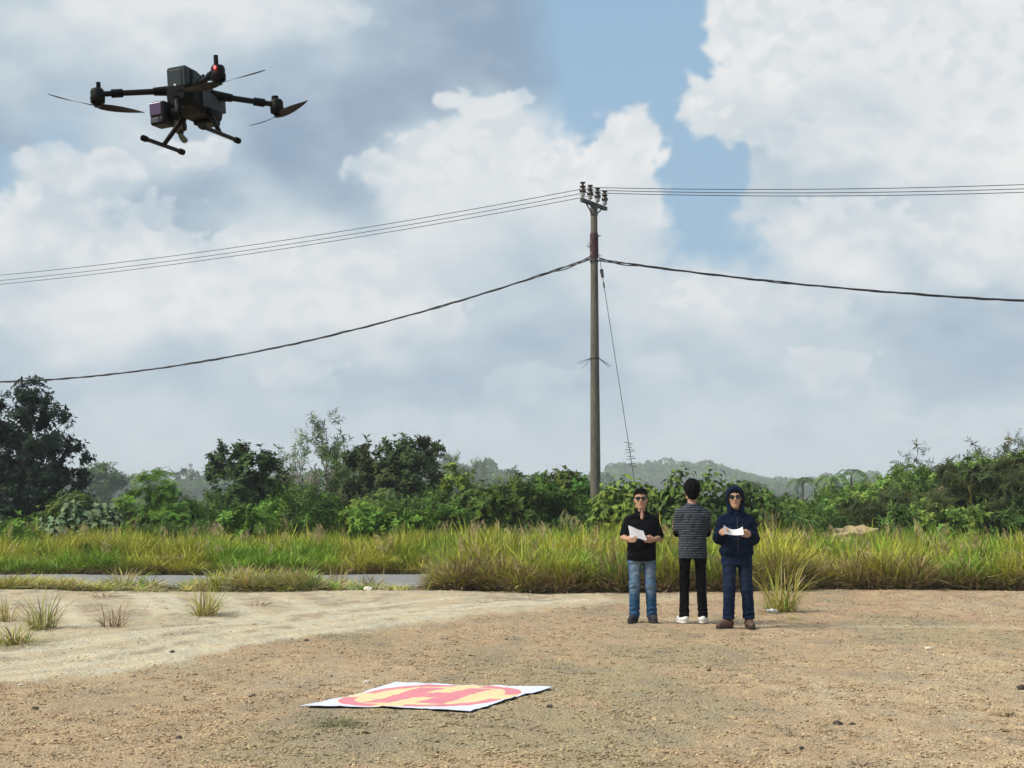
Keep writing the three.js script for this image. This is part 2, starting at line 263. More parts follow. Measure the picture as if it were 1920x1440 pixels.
// sprigs grow along +y from the origin, about one metre long before scaling
const sprig = {
  broad() { const L = new Leaves(); L.stick(V(0, 0, 0), V(0.04, 0.8, 0), 0.02); for (let j = 0; j < 13; j++) { const y = rr(0.1, 0.85), az = j * 2.4 + rr(-0.4, 0.4), d = V(Math.cos(az), rr(-0.1, 0.9), Math.sin(az)).normalize(); L.leaf(V(0.04 * y, y, 0), d, V(0, 1, 0), rr(0.34, 0.5), rr(0.17, 0.24), 0.25, rr(0, 0.25)); } return L.geo(); },
  narrow() { const L = new Leaves(); L.stick(V(0, 0, 0), V(0.03, 0.9, 0.03), 0.02); for (let j = 0; j < 18; j++) { const y = rr(0.1, 0.95), az = j * 2.4 + rr(-0.5, 0.5), d = V(Math.cos(az), rr(-0.5, 1.1), Math.sin(az)).normalize(); L.leaf(V(0, y, 0), d, V(0, 1, 0), rr(0.34, 0.55), rr(0.07, 0.11), 0.2, rr(0.05, 0.3)); } return L.geo(); },
  pinnate() { const L = new Leaves(); for (let f = 0; f < 3; f++) { const a = rr(0, 6.28), b = V(Math.cos(a), 0, Math.sin(a)); let o = V(0, 0.1 * f, 0); const out = rr(0.5, 0.9); for (let j = 0; j < 8; j++) { const t = j / 7, q = b.clone().multiplyScalar(out * t).add(V(0, 0.75 * t - 0.55 * t * t + 0.1 * f, 0)), dir = q.clone().sub(o).normalize(), s = V(0, 0, 0).crossVectors(dir, V(0, 1, 0)).normalize(); if (j) { L.stick(o, q, 0.012); for (const e of [-1, 1]) L.leaf(q, s.clone().multiplyScalar(e).addScaledVector(dir, 0.6).normalize(), V(0, 1, 0), 0.26 * (1 - 0.4 * t), 0.085, 0.2, 0.2); } o = q; } } return L.geo(); },
  large() { const L = new Leaves(); L.stick(V(0, 0, 0), V(0, 0.9, 0.05), 0.03); for (let j = 0; j < 7; j++) { const y = 0.25 + 0.1 * j, az = j * 2.4 + rr(-0.3, 0.3), h = V(Math.cos(az), 0.5, Math.sin(az)).normalize(), e = V(0, y, 0).addScaledVector(h, 0.22); L.stick(V(0, y, 0), e, 0.015); L.leaf(e, V(Math.cos(az), rr(-0.75, 0.1), Math.sin(az)).normalize(), V(0, 1, 0), rr(0.46, 0.66), rr(0.28, 0.38), 0.2, 0.2); } return L.geo(); },
  fern() { const L = new Leaves(); for (let f = 0; f < 5; f++) { const a = f * 1.26 + rr(-0.4, 0.4), b = V(Math.cos(a), 0, Math.sin(a)); let o = V(0, 0, 0); for (let j = 1; j < 9; j++) { const t = j / 8, q = b.clone().multiplyScalar(0.75 * t).add(V(0, 0.85 * t - 0.75 * t * t, 0)), dir = q.clone().sub(o).normalize(), s = V(0, 0, 0).crossVectors(dir, V(0, 1, 0)).normalize(); L.stick(o, q, 0.01); for (const e of [-1, 1]) L.leaf(q, s.clone().multiplyScalar(e).addScaledVector(dir, 0.35).normalize(), V(0, 1, 0), 0.3 * (1.05 - t), 0.075, 0.1, 0.25); o = q; } } return L.geo(); },
};
const sprigs = {}; for (const k of Object.keys(sprig)) sprigs[k] = [sprig[k](), sprig[k](), sprig[k]()];
const leafMat = new THREE.MeshPhysicalMaterial({ color: rgb(1, 1, 1), roughness: 0.72, side: THREE.DoubleSide, transmission: 0.22, thickness: 0, specularIntensity: 0.2 });
const barkMat = mat(0.16, 0.13, 0.1, 0.95), paleBark = mat(0.34, 0.31, 0.26, 0.95), darkBark = mat(0.055, 0.045, 0.035, 0.95);
function copies(parent, name, geos, m, list) {                       // list of [matrix, colour], spread over the variants
  geos.forEach((g, k) => {
    const l = list.filter((_, i) => i % geos.length === k); if (!l.length) return;
    const im = new THREE.InstancedMesh(g, m, l.length); l.forEach(([a, c], i) => { im.setMatrixAt(i, a); im.setColorAt(i, c); }); im.name = name; im.userData.kind = 'stuff'; parent.add(im);
  });
}
// a tree or shrub: blobs are [px, py, rx, ry] in photo pixels at distance d, which become ellipsoids of leaves in the round
function plant(name, label, category, o) {
  const { d, blobs, leaf = 'broad', size = 0.35, col, fill = 1, bark = barkMat, group, stems = 1, thick = 0.06, up = 0.55, clump = 0.6, lean = 0 } = o;
  const k = d / F, B = blobs.map(([px, py, rx, ry]) => { const c = at(px, py, d); c.z += rr(-0.35, 0.35) * rx * k; return { c, r: V(rx * k, (ry ?? rx) * k, rx * k * 0.9) }; });
  const cx = o.foot !== undefined ? at(o.foot, 930, d).x : B.reduce((s, b) => s + b.c.x, 0) / B.length, foot = V(cx, 0, -d); foot.y = groundH(foot.x, foot.z) - 0.05;
  const root = new THREE.Group(); root.position.copy(foot);
  const list = [], M = new THREE.Matrix4(), q = new THREE.Quaternion(), Y = V(0, 1, 0);
  for (const b of B) {
    const area = b.r.x * b.r.y * Math.PI + b.r.x * b.r.z, n = Math.round(fill * 9 * area / (size * size)), nc = Math.max(4, Math.round(n / 16)), cen = [];
    for (let i = 0; i < nc; i++) cen.push(unit().multiplyScalar(Math.cbrt(rr(0.18, 1))));
    for (let i = 0; i < n; i++) {
      let u; if (rnd() < clump) u = cen[i % nc].clone().addScaledVector(unit(), 0.2 * rnd() + 0.03); else u = unit().multiplyScalar(Math.cbrt(rr(0.12, 1)));
      const p = b.c.clone().add(V(u.x * b.r.x, u.y * b.r.y, u.z * b.r.z)); if (p.y < groundH(p.x, p.z) + 0.05) continue;
      const dir = u.clone().addScaledVector(unit(), 0.7).add(V(0, up, 0)).normalize(), s = size * rr(0.7, 1.25);
      q.setFromUnitVectors(Y, dir).multiply(new THREE.Quaternion().setFromAxisAngle(Y, rr(0, 6.28)));
      const t = rr(0.62, 1.4), w = rr(-0.15, 0.25) + (rnd() < 0.05 ? 0.5 : 0);
      list.push([M.compose(p.sub(foot), q, V(s, s, s)).clone(), rgb(col[0] * t * (1 + w), col[1] * t * (1 + w * 0.35), col[2] * t)]);
    }
  }
  copies(root, 'crown', sprigs[leaf], leafMat, list);
  // trunk and limbs
  const wood = [], top = B.reduce((s, b) => Math.max(s, b.c.y), 0) - foot.y;
  for (let s = 0; s < stems; s++) {
    const base = V(rr(-1, 1) * 0.12 * (stems - 1), 0, rr(-1, 1) * 0.12 * (stems - 1)), fork = V(base.x * 1.5 + lean * top * 0.4 + rr(-0.1, 0.1), top * (o.fork ?? 0.42), base.z * 1.5);
    wood.push(rod(V(0, -0.02, 0), base.clone().add(V(0, 0.03, 0)), thick, thick, 8), rod(base, fork, thick, thick * 0.72, 8));
    B.forEach((b, i) => { if (stems > 1 && i % stems !== s) return; const c = b.c.clone().sub(foot), midp = fork.clone().lerp(c, 0.55).add(V(rr(-0.12, 0.12), 0.06, rr(-0.12, 0.12))); wood.push(rod(fork, midp, thick * 0.55, thick * 0.38, 6), rod(midp, c, thick * 0.38, thick * 0.15, 6)); for (let j = 0; j < 4; j++) { const e = unit(); wood.push(rod(midp.clone().lerp(c, rr(0.2, 1)), c.clone().add(V(e.x * b.r.x * 0.75, Math.abs(e.y) * b.r.y * 0.8, e.z * b.r.z * 0.75)), thick * 0.2, thick * 0.06, 5)); } });
  }
  part(root, 'trunk', merge(wood), bark);
  return put(root, name, label, category, group);
}
const DARK = [0.026, 0.047, 0.026], DEEP = [0.05, 0.095, 0.024], MID = [0.075, 0.145, 0.028], BRIGHT = [0.11, 0.22, 0.03], LIME = [0.15, 0.22, 0.035], OLIVE = [0.085, 0.11, 0.035], PALE = [0.16, 0.23, 0.12], GREYG = [0.1, 0.125, 0.075];

// left: the big dark tree and what stands round it
plant('broadleaf_tree', 'big dark broadleaf tree with a tall uneven crown, the tallest tree', 'tree', { d: 42, foot: 35, leaf: 'broad', size: 0.35, col: DARK, fill: 0.8, thick: 0.16, clump: 0.75, bark: darkBark,
  blobs: [[55, 762, 46, 34], [18, 800, 50, 40], [88, 815, 55, 46], [-30, 850, 70, 60], [50, 862, 80, 46], [118, 868, 40, 34], [20, 930, 92, 56], [104, 935, 58, 52], [-70, 920, 80, 80], [60, 985, 90, 36], [60, 738, 22, 18], [-60, 800, 60, 50]] });
plant('hazy_tree', 'dense blue-green tree far behind, between the big dark tree and the bright bush', 'tree', { d: 190, leaf: 'broad', size: 1.2, col: MID, thick: 0.2, blobs: [[196, 900, 26, 24], [180, 925, 32, 34], [214, 928, 22, 30], [176, 890, 16, 14]] });
plant('bright_bush', 'bright green bush with arching feathery leaves behind the pale umbrella shrub', 'bush', { d: 35.5, leaf: 'pinnate', size: 0.36, fill: 1.2, col: BRIGHT, stems: 3, thick: 0.035, up: 0.9, blobs: [[300, 915, 34, 30], [265, 950, 40, 36], [330, 950, 38, 36], [300, 985, 66, 34], [240, 985, 30, 28]] });
plant('umbrella_shrub', 'pale grey-green shrub with flat umbrella leaf tiers below the big dark tree', 'shrub', { d: 33.5, leaf: 'large', size: 0.36, col: PALE, stems: 3, thick: 0.03, up: 1.6, blobs: [[165, 978, 52, 15], [130, 992, 34, 12], [196, 992, 34, 16], [165, 1005, 56, 16]] });
plant('bright_shrub', 'fresh green leafy shrub at the roadside before the big dark tree', 'shrub', { d: 31, leaf: 'broad', size: 0.36, col: BRIGHT, stems: 2, thick: 0.025, blobs: [[30, 1010, 28, 24], [-5, 1030, 40, 34], [52, 1036, 30, 22]] });
plant('weed_shrub', 'dark low weed clump in the yellow grass beside the road', 'shrub', { d: 28.8, leaf: 'broad', size: 0.26, col: DEEP, stems: 2, thick: 0.015, blobs: [[178, 1052, 22, 20], [160, 1064, 18, 14]] });
// middle left
plant('upright_tree', 'dark bushy tree with many upright spiky shoots beside the bright feathery bush', 'tree', { d: 44, leaf: 'broad', size: 0.4, col: DEEP, thick: 0.07, up: 1.5, clump: 0.75, fill: 1.3, stems: 2, bark: darkBark, blobs: [[425, 880, 34, 30], [480, 890, 34, 34], [438, 925, 50, 36], [500, 925, 34, 40], [440, 962, 56, 30], [500, 965, 36, 26], [425, 856, 12, 16], [452, 858, 10, 14], [492, 866, 14, 18]] });
plant('airy_tree', 'tall airy tree with sparse see-through crown, highest of the middle clump', 'tree', { d: 58, leaf: 'narrow', size: 0.62, col: [0.1, 0.14, 0.06], fill: 0.42, thick: 0.07, clump: 0.9, foot: 612, fork: 0.62, bark: paleBark, blobs: [[612, 812, 30, 20], [588, 832, 24, 16], [634, 838, 28, 18], [606, 852, 34, 14], [645, 868, 22, 20]] });
plant('airy_tree', 'small pale airy tree with thin stem left of the tall airy one', 'tree', { d: 56, leaf: 'narrow', size: 0.55, col: PALE, fill: 0.4, thick: 0.05, clump: 0.9, foot: 556, fork: 0.68, bark: paleBark, blobs: [[552, 850, 24, 18], [545, 872, 20, 12], [570, 868, 18, 14]] });
plant('dry_thicket', 'greyish half-dry thicket of thin branches below the airy trees', 'thicket', { d: 52, leaf: 'narrow', size: 0.6, col: [0.19, 0.175, 0.125], fill: 0.42, thick: 0.04, stems: 4, bark: paleBark, blobs: [[560, 915, 40, 28], [610, 920, 44, 34], [650, 935, 36, 30], [540, 945, 40, 30], [600, 955, 50, 26]] });
plant('slender_tree', 'slender young green tree with thin straight stem in front of the dry thicket', 'tree', { d: 46, leaf: 'narrow', size: 0.5, col: MID, fill: 0.6, thick: 0.035, foot: 623, fork: 0.5, blobs: [[618, 905, 26, 26], [630, 935, 30, 26], [608, 950, 30, 22], [640, 880, 22, 20]] });
plant('dense_tree', 'dark round-leaved tree standing against the higher dark twin-topped tree', 'tree', { d: 45, leaf: 'broad', size: 0.42, col: [0.052, 0.075, 0.024], fill: 1.35, thick: 0.07, stems: 2, clump: 0.72, bark: darkBark, blobs: [[690, 868, 24, 24], [670, 895, 26, 28], [708, 900, 28, 34], [690, 940, 46, 34], [684, 848, 10, 12]] });
plant('dense_tree', 'dark twin-topped tree with pale leaf tips beside the hazy far trees', 'tree', { d: 44, leaf: 'broad', size: 0.42, col: [0.055, 0.088, 0.026], fill: 1.35, thick: 0.07, stems: 2, clump: 0.72, bark: darkBark, blobs: [[748, 852, 24, 22], [796, 848, 24, 20], [770, 872, 44, 24], [790, 905, 36, 32], [744, 910, 36, 34], [770, 948, 56, 32]] });
plant('young_tree', 'small yellow-green tree between the twin-topped tree and the hedge', 'tree', { d: 40, leaf: 'broad', size: 0.36, col: LIME, fill: 0.85, thick: 0.04, blobs: [[856, 893, 16, 18], [860, 915, 24, 22], [846, 940, 30, 22], [874, 930, 16, 16]] });
// shrubs along the grass
plant('round_bush', 'round mid green bush in the grass before the dry thicket', 'bush', { d: 33, leaf: 'narrow', size: 0.38, col: MID, stems: 3, thick: 0.025, blobs: [[556, 960, 36, 26], [540, 985, 34, 28], [575, 985, 30, 26]] });
plant('leafy_shrub', 'fresh green shrub in the grass between the upright tree and the round bush', 'shrub', { d: 32, leaf: 'broad', size: 0.34, col: BRIGHT, stems: 3, thick: 0.02, blobs: [[478, 985, 34, 22], [450, 1005, 34, 24], [495, 1010, 30, 26]] });
plant('leafy_shrub', 'low green shrub in the grass before the bright feathery bush', 'shrub', { d: 32, leaf: 'narrow', size: 0.36, col: MID, stems: 3, thick: 0.02, blobs: [[370, 990, 38, 24], [335, 1005, 34, 22], [395, 1015, 34, 24]] });
plant('leafy_shrub', 'light green leafy shrub in the grass before the two dark trees', 'shrub', { d: 32, leaf: 'broad', size: 0.32, col: BRIGHT, stems: 3, thick: 0.02, blobs: [[675, 985, 34, 20], [705, 1000, 34, 22], [800, 980, 24, 18], [770, 1000, 34, 20]] });
for (const [px, py, s] of [[905, 945, 1], [955, 935, 1.1], [1005, 930, 1.15], [1055, 925, 1.2], [1100, 935, 1.0], [985, 962, 1.1], [1065, 965, 1.1], [925, 970, 1]])
  plant('hedge_bush', 'mid green bush in the dense hedge row beside the utility pole', 'bush', { d: rr(33.5, 36.5), leaf: 'broad', size: 0.3, col: [MID[0] * rr(0.8, 1.3), MID[1] * rr(0.85, 1.2), MID[2]], stems: 3, thick: 0.02, group: 'bushes in the hedge row by the pole', blobs: [[px, py, 32 * s, 24 * s], [px + 14, py + 22, 30 * s, 22 * s], [px - 16, py + 20, 28 * s, 22 * s], [px + rr(-14, 14), py - 16 * s, 14 * s, 12 * s]] });
plant('big_leaf_shrub', 'big-leaved shrub with some reddish young leaves behind the man in black polo shirt', 'shrub', { d: 31, leaf: 'large', size: 0.34, col: [0.14, 0.21, 0.035], stems: 4, thick: 0.02, up: 0.9, blobs: [[1160, 934, 24, 16], [1188, 924, 20, 12], [1150, 960, 32, 24], [1210, 955, 28, 22], [1180, 980, 50, 24]] });
plant('big_leaf_shrub', 'tall big-leaved shrub with upright shoots behind the man in striped shirt', 'shrub', { d: 30.5, leaf: 'large', size: 0.34, col: [0.085, 0.145, 0.03], stems: 5, thick: 0.02, up: 1.5, blobs: [[1262, 938, 16, 20], [1278, 905, 9, 14], [1245, 958, 18, 22], [1285, 958, 30, 24], [1320, 938, 12, 16], [1336, 918, 8, 15], [1325, 962, 26, 22], [1285, 985, 50, 22]] });
plant('big_leaf_shrub', 'big-leaved shrub half hidden behind the man in hooded jacket', 'shrub', { d: 31, leaf: 'large', size: 0.34, col: [0.08, 0.14, 0.03], stems: 4, thick: 0.02, blobs: [[1370, 935, 28, 28], [1410, 955, 34, 26], [1360, 975, 40, 26], [1425, 980, 36, 24]] });
// the belt of bushes between the far verge and the trees
{
  const kinds = [['broad', BRIGHT, 0.33, 'belt_bush', 'bright leafy bush in the belt behind the lane grass', 'bright bushes of the belt behind the lane'], ['narrow', MID, 0.36, 'belt_shrub', 'mid green fine-leaved bush in the belt behind the lane grass', 'fine-leaved bushes of the belt behind the lane'], ['pinnate', [0.12, 0.19, 0.035], 0.34, 'feathery_shrub', 'feathery yellow-green bush in the belt behind the lane grass', 'feathery bushes of the belt behind the lane']];
  [[95, 1000, 1], [215, 985, 0.9], [270, 1010, 0.9], [405, 965, 1.1], [440, 985, 1], [520, 975, 1.1], [600, 970, 1], [640, 985, 0.9], [700, 965, 1.1], [745, 975, 1], [820, 960, 1.1], [840, 985, 0.9], [880, 965, 1.1], [350, 975, 1], [130, 960, 1.1], [575, 945, 0.9]].forEach(([px, py, s], i) => {
    const k = kinds[(i * 2 + (i >> 1)) % 3]; plant(k[3], k[4], 'bush', { d: rr(32.5, 39), leaf: k[0], size: k[2], col: k[1].map((v) => v * (0.75 + 0.5 * ((i * 0.37) % 1))), stems: 3, thick: 0.02, group: k[5], blobs: [[px, py, 34 * s, 22 * s], [px - 18, py + 16, 30 * s, 20 * s], [px + 20, py + 14, 30 * s, 20 * s], [px + 6 * (i % 5) - 12, py - 16 * s, 15 * s, 12 * s]] });
  });
  for (const [px, py, lab] of [[520, 870, 'thin pale sapling beside the upright spiky tree'], [655, 845, 'thin leafy tree leaning over the dry thicket'], [835, 905, 'slim dark sapling close behind the young yellow-green tree']])
    plant('slender_tree', lab, 'tree', { d: 50, leaf: 'narrow', size: 0.48, col: [0.11, 0.16, 0.055], fill: 0.5, thick: 0.035, clump: 0.85, foot: px, fork: 0.55, bark: paleBark, blobs: [[px, py, 18, 18], [px - 10, py + 24, 18, 16], [px + 12, py + 32, 18, 16], [px, py + 55, 24, 20]] });
}
console.log('trees');

// palms and single trees on the rise at right
function palm(label, px, py, d, s, col, group) {
  const c = at(px, py, d), foot = V(c.x, 0, c.z); foot.y = groundH(c.x, c.z) - 0.05;
  const root = new THREE.Group(); root.position.copy(foot); const h = Math.max(0.3, c.y - foot.y);
  part(root, 'trunk', rod(V(0, 0, 0), V(0, h, 0), 0.06 * s, 0.05 * s, 8), barkMat);
  for (let f = 0; f < 11; f++) {
    const L = new Leaves(), a = f * 2.4 + rr(-0.3, 0.3), b = V(Math.cos(a), 0, Math.sin(a)), rise = rr(0.3, 1.1); let o = V(0, h, 0);
    for (let j = 1; j <= 11; j++) { const t = j / 11, q = b.clone().multiplyScalar(s * 1.0 * t * (1.25 - 0.45 * rise)).add(V(0, h + s * (rise * t * 1.1 - (0.9 + 0.2 * rise) * t * t), 0)), dir = q.clone().sub(o).normalize(), side = V(0, 0, 0).crossVectors(dir, V(0, 1, 0)).normalize(); L.stick(o, q, 0.025 * s); for (const e of [-1, 1]) L.leaf(q, side.clone().multiplyScalar(e).addScaledVector(dir, 0.7).add(V(0, -0.35, 0)).normalize(), V(0, 1, 0), s * 0.42 * (1.15 - 0.6 * t), s * 0.05, 0.2, 0.25); o = q; }
    part(root, 'frond', L.geo(), new THREE.MeshPhysicalMaterial({ color: rgb(col[0] * rr(0.8, 1.2), col[1] * rr(0.8, 1.2), col[2]), roughness: 0.6, side: THREE.DoubleSide, transmission: 0.2, thickness: 0 }));
  }
  return put(root, 'palm', label, 'palm', group);
}
palm('dark palm with drooping fronds behind the man in hooded jacket', 1414, 915, 45, 0.75, DEEP);
palm('small palm with arching fronds on the rise near the hooded man', 1505, 902, 44, 0.55, MID);
palm('bright green palm of long fronds on the crest of the rise', 1558, 898, 43, 0.62, BRIGHT);
palm('dark palm with flat spreading fronds next to the bright palm', 1596, 890, 46, 0.62, MID);
for (const [px, py, s, dd, lab] of [[1722, 850, 0.85, 46, 'thin-stemmed see-through sapling alone on the crest of the rise'], [1838, 846, 1, 45, 'open leafy sapling on the crest above the dark fern bank'], [1900, 826, 1.2, 44, 'tallest sapling of the crest with a small dark tuft on top']])
  plant('sapling', lab, 'tree', { d: dd, leaf: 'narrow', size: 0.34, col: [0.075, 0.095, 0.04], fill: 0.38, thick: 0.02, clump: 0.9, foot: px, fork: 0.7, blobs: [[px, py, 13 * s, 11 * s], [px - 8, py + 12, 11 * s, 8 * s], [px + 9, py + 16, 12 * s, 9 * s]] });
// shrubs that clothe the rise
{
  const kinds = [['fern', [0.06, 0.095, 0.018], 0.5, 'fern_bush', 'olive green fern bush on the wooded rise', 'fern bushes on the rise'], ['broad', [0.085, 0.14, 0.028], 0.36, 'rise_shrub', 'fresh green leafy shrub on the wooded rise', 'leafy shrubs on the rise'], ['pinnate', [0.07, 0.115, 0.02], 0.5, 'feathery_bush', 'feathery olive bush on the wooded rise', 'feathery bushes on the rise'], ['narrow', [0.048, 0.092, 0.02], 0.4, 'fine_leaf_shrub', 'dark fine-leaved shrub on the wooded rise', 'fine-leaved shrubs on the rise']];
  const spots = [];
  for (let i = 0; i < 58; i++) spots.push([1425 + 520 * ((i * 0.618) % 1), rr(33, 46)]);
  let i = 0;
  for (const [px, d] of spots) {
    const x = at(px, 900, d).x, y = groundH(x, -d), k = F / d, base = 932 - (y - EYE) * k, s = rr(0.55, 0.95), kd = kinds[(i++ * 7 + (px > 1700 ? 0 : 1)) % 4];
    if (Math.abs(px - 1595) < 60 && d < 36.5) continue;
    plant(kd[3], kd[4], 'bush', { d, leaf: kd[0], size: kd[2], col: kd[1].map((v) => v * 1.75 * (0.8 + 0.4 * ((i * 0.37) % 1))), stems: 3, thick: 0.02, fill: 0.9, group: kd[5], blobs: [[px, base - 0.62 * s * k, 0.62 * s * k, 0.45 * s * k], [px + rr(-0.4, 0.4) * k, base - 0.35 * k * s, 0.6 * s * k, 0.4 * s * k], [px + rr(-0.5, 0.5) * k, base - 0.95 * k * s, 0.3 * s * k, 0.26 * s * k]] });
  }
  plant('fern_bank', 'dark mass of overhanging ferns on the steep end of the rise', 'ferns', { d: 34, leaf: 'fern', size: 0.55, col: [0.055, 0.075, 0.026], fill: 1.0, stems: 4, thick: 0.02, up: 0.1, blobs: [[1820, 905, 56, 36], [1790, 950, 60, 44], [1870, 940, 60, 50], [1920, 910, 60, 50], [1830, 985, 80, 30], [1940, 965, 60, 50]] });
  plant('fern_bank', 'low dark fern patch hanging over the sandy outcrop', 'ferns', { d: 34, leaf: 'fern', size: 0.42, col: [0.06, 0.08, 0.028], fill: 0.9, stems: 3, thick: 0.015, up: 0.1, blobs: [[1650, 970, 44, 24], [1690, 955, 50, 34], [1610, 955, 40, 12], [1545, 990, 20, 14], [1720, 985, 40, 24]] });
}
// sandy outcrops
function outcrop(label, px, py, d, w, h) {
  const c = at(px, py, d), g = new THREE.IcosahedronGeometry(1, 5), p = g.attributes.position;
  for (let i = 0; i < p.count; i++) { const v = V(p.getX(i), p.getY(i), p.getZ(i)), k = 1 + 0.55 * fbm3(v.x * 1.9 + px, v.y * 1.9, v.z * 1.9, 6); p.setXYZ(i, v.x * k * w, v.y * k * h + 0.25 * h * v.x, v.z * k * w * 0.7); }
  g.deleteAttribute('uv'); const gg = mergeVertices(g.deleteAttribute('normal'), 1e-4); gg.computeVertexNormals();
  const o = new THREE.Mesh(gg, mat(0.34, 0.265, 0.15, 0.97)); o.position.set(c.x, c.y - h * 0.4, c.z); return put(o, 'sandy_outcrop', label, 'earth bank');
}
outcrop('pale tan sandy outcrop sloping out of the grass below the ferns', 1592, 1000, 33.2, 0.8, 0.26);
outcrop('narrow tan earth scar in the ferns beside the dark fern mass', 1762, 945, 35.5, 0.28, 0.62);

// far trees in the haze, and forested hills
for (const [px, py, s, lab] of [[898, 890, 1, 'hazy pale tree far behind the young yellow-green tree'], [950, 898, 0.8, 'small hazy tree far behind the hedge'], [845, 880, 1.1, 'tall hazy tree far behind the twin-topped tree'], [520, 905, 0.9, 'hazy tree showing far behind the upright tree']])
  plant('hazy_tree', lab, 'tree', { d: 320, leaf: 'narrow', size: 2.2, col: [0.11, 0.17, 0.04], fill: 0.7, thick: 0.35, clump: 0.85, foot: px, bark: paleBark, blobs: [[px, py, 16 * s, 16 * s], [px - 10, py + 20, 18 * s, 14 * s], [px + 12, py + 24, 18 * s, 14 * s]] });
for (const [px, py, lab] of [[352, 880, 'lone thin tree with a small tuft far behind the bright bush'], [393, 882, 'bare-stemmed tree with tufted top far behind the upright tree']])
  plant('tufted_tree', lab, 'tree', { d: 240, leaf: 'narrow', size: 1.3, col: [0.06, 0.08, 0.05], fill: 0.7, thick: 0.09, foot: px, fork: 0.85, bark: paleBark, blobs: [[px, py, 8, 6], [px + 3, py + 18, 5, 4]] });
function hill(label, d, pts, col, size) {                            // a forested ridge: terrain with crowns standing all over it
  const h = (x) => { const px = 960 + x * F / d; for (let i = 1; i < pts.length; i++) if (px <= pts[i][0]) { const t = clamp((px - pts[i - 1][0]) / (pts[i][0] - pts[i - 1][0])); return (932 - mix(pts[i - 1][1], pts[i][1], t * t * (3 - 2 * t))) * d / F + EYE; } return 0; };
  const x0 = (pts[0][0] - 960) * d / F, x1 = (pts[pts.length - 1][0] - 960) * d / F, dep = 120, top = (x, t) => Math.max(-1, (h(x) - size * 0.4) * Math.sin(Math.PI * clamp(t))) + 0.6 * n2(x * 0.03, t * 4);
  const g = new THREE.PlaneGeometry(1, 1, 80, 20), p = g.attributes.position;
  for (let i = 0; i < p.count; i++) { const x = mix(x0, x1, p.getX(i) + 0.5), t = p.getY(i) + 0.5; p.setXYZ(i, x, top(x, t), -d + dep * (0.5 - t)); }
  g.computeVertexNormals(); structure(new THREE.Mesh(g, mat(0.06, 0.09, 0.035, 0.95)), 'hill', label);
  const list = [], M = new THREE.Matrix4();
  for (let i = 0; i < 900 * (x1 - x0) / 130 * 6 / size; i++) { const x = rr(x0, x1), t = rr(0.05, 0.75), s = size * rr(0.5, 1.2) * (rnd() < 0.05 ? 1.5 : 1), k = rr(0.7, 1.35); list.push([M.compose(V(x, top(x, t) + s * 0.1, -d + dep * (0.5 - t)), new THREE.Quaternion().setFromAxisAngle(V(0, 1, 0), rr(0, 6.28)), V(s, s, s)).clone(), rgb(col[0] * k * rr(0.8, 1.3), col[1] * k, col[2] * k)]); }
  const wood = new THREE.Group(); wood.userData.kind = 'stuff'; copies(wood, 'crowns', crownBlobs, leafMat, list); put(wood, 'hill_forest', 'forest of round crowns covering the ' + label, 'forest');
}
const crownBlobs = [0, 1, 2].map(() => { const L = new Leaves(); for (let i = 0; i < 260; i++) { const u = unit(); if (u.y < -0.3) continue; L.leaf(V(u.x * 0.42, 0.42 + u.y * 0.4, u.z * 0.42), u.clone().addScaledVector(unit(), 0.8).normalize(), unit(), rr(0.1, 0.2), rr(0.09, 0.16)); } L.stick(V(0, -0.4, 0), V(0, 0.5, 0), 0.06); return L.geo(); });
hill('rounded hazy hill behind the three men', 900, [[1060, 935], [1120, 912], [1150, 890], [1200, 884], [1270, 880], [1330, 886], [1380, 898], [1440, 912], [1560, 930]], [0.12, 0.2, 0.04], 8);
hill('low hazy ridge behind the left trees', 560, [[-200, 922], [100, 915], [260, 922], [380, 918], [520, 915], [700, 895], [820, 884], [900, 896], [1000, 916], [1120, 927]], [0.1, 0.17, 0.035], 6);
hill('low hazy ridge behind the rise', 700, [[1380, 928], [1460, 918], [1600, 912], [1900, 910], [2200, 912]], [0.1, 0.17, 0.035], 6);
// low growth that fills the ground between the trees
{
  const list = [], g = new THREE.Group(), M = new THREE.Matrix4(), q = new THREE.Quaternion(); g.userData.kind = 'stuff';
  for (let i = 0; i < 22000; i++) {
    const d = 32.5 + 75 * Math.pow(rnd(), 1.9), x = rr(-0.42, 0.42) * d, hh = (0.2 + 0.6 * sstep(-0.2, 0.5, fbm2(x * 0.16, d * 0.16, 3))) * (x > 5 ? 0.6 : 1), s = rr(0.25, 0.45), k = rr(0.6, 1.3), p = fbm2(x * 0.25 + 9, d * 0.25, 2), y = hh * Math.pow(rnd(), 0.6);
    list.push([M.compose(V(x, groundH(x, -d) + y - 0.1, -d), q.setFromEuler(new THREE.Euler(rr(-0.9, 0.9), rr(0, 6.28), rr(-0.9, 0.9))), V(s, s, s)).clone(), rgb((0.075 + 0.05 * p) * k, 0.13 * k, 0.03 * k)]);
  }
  copies(g, 'leaves', [...sprigs.broad, ...sprigs.narrow], leafMat, list); put(g, 'undergrowth', 'low green undergrowth between the trees behind the grass', 'undergrowth');
}
console.log('hills');

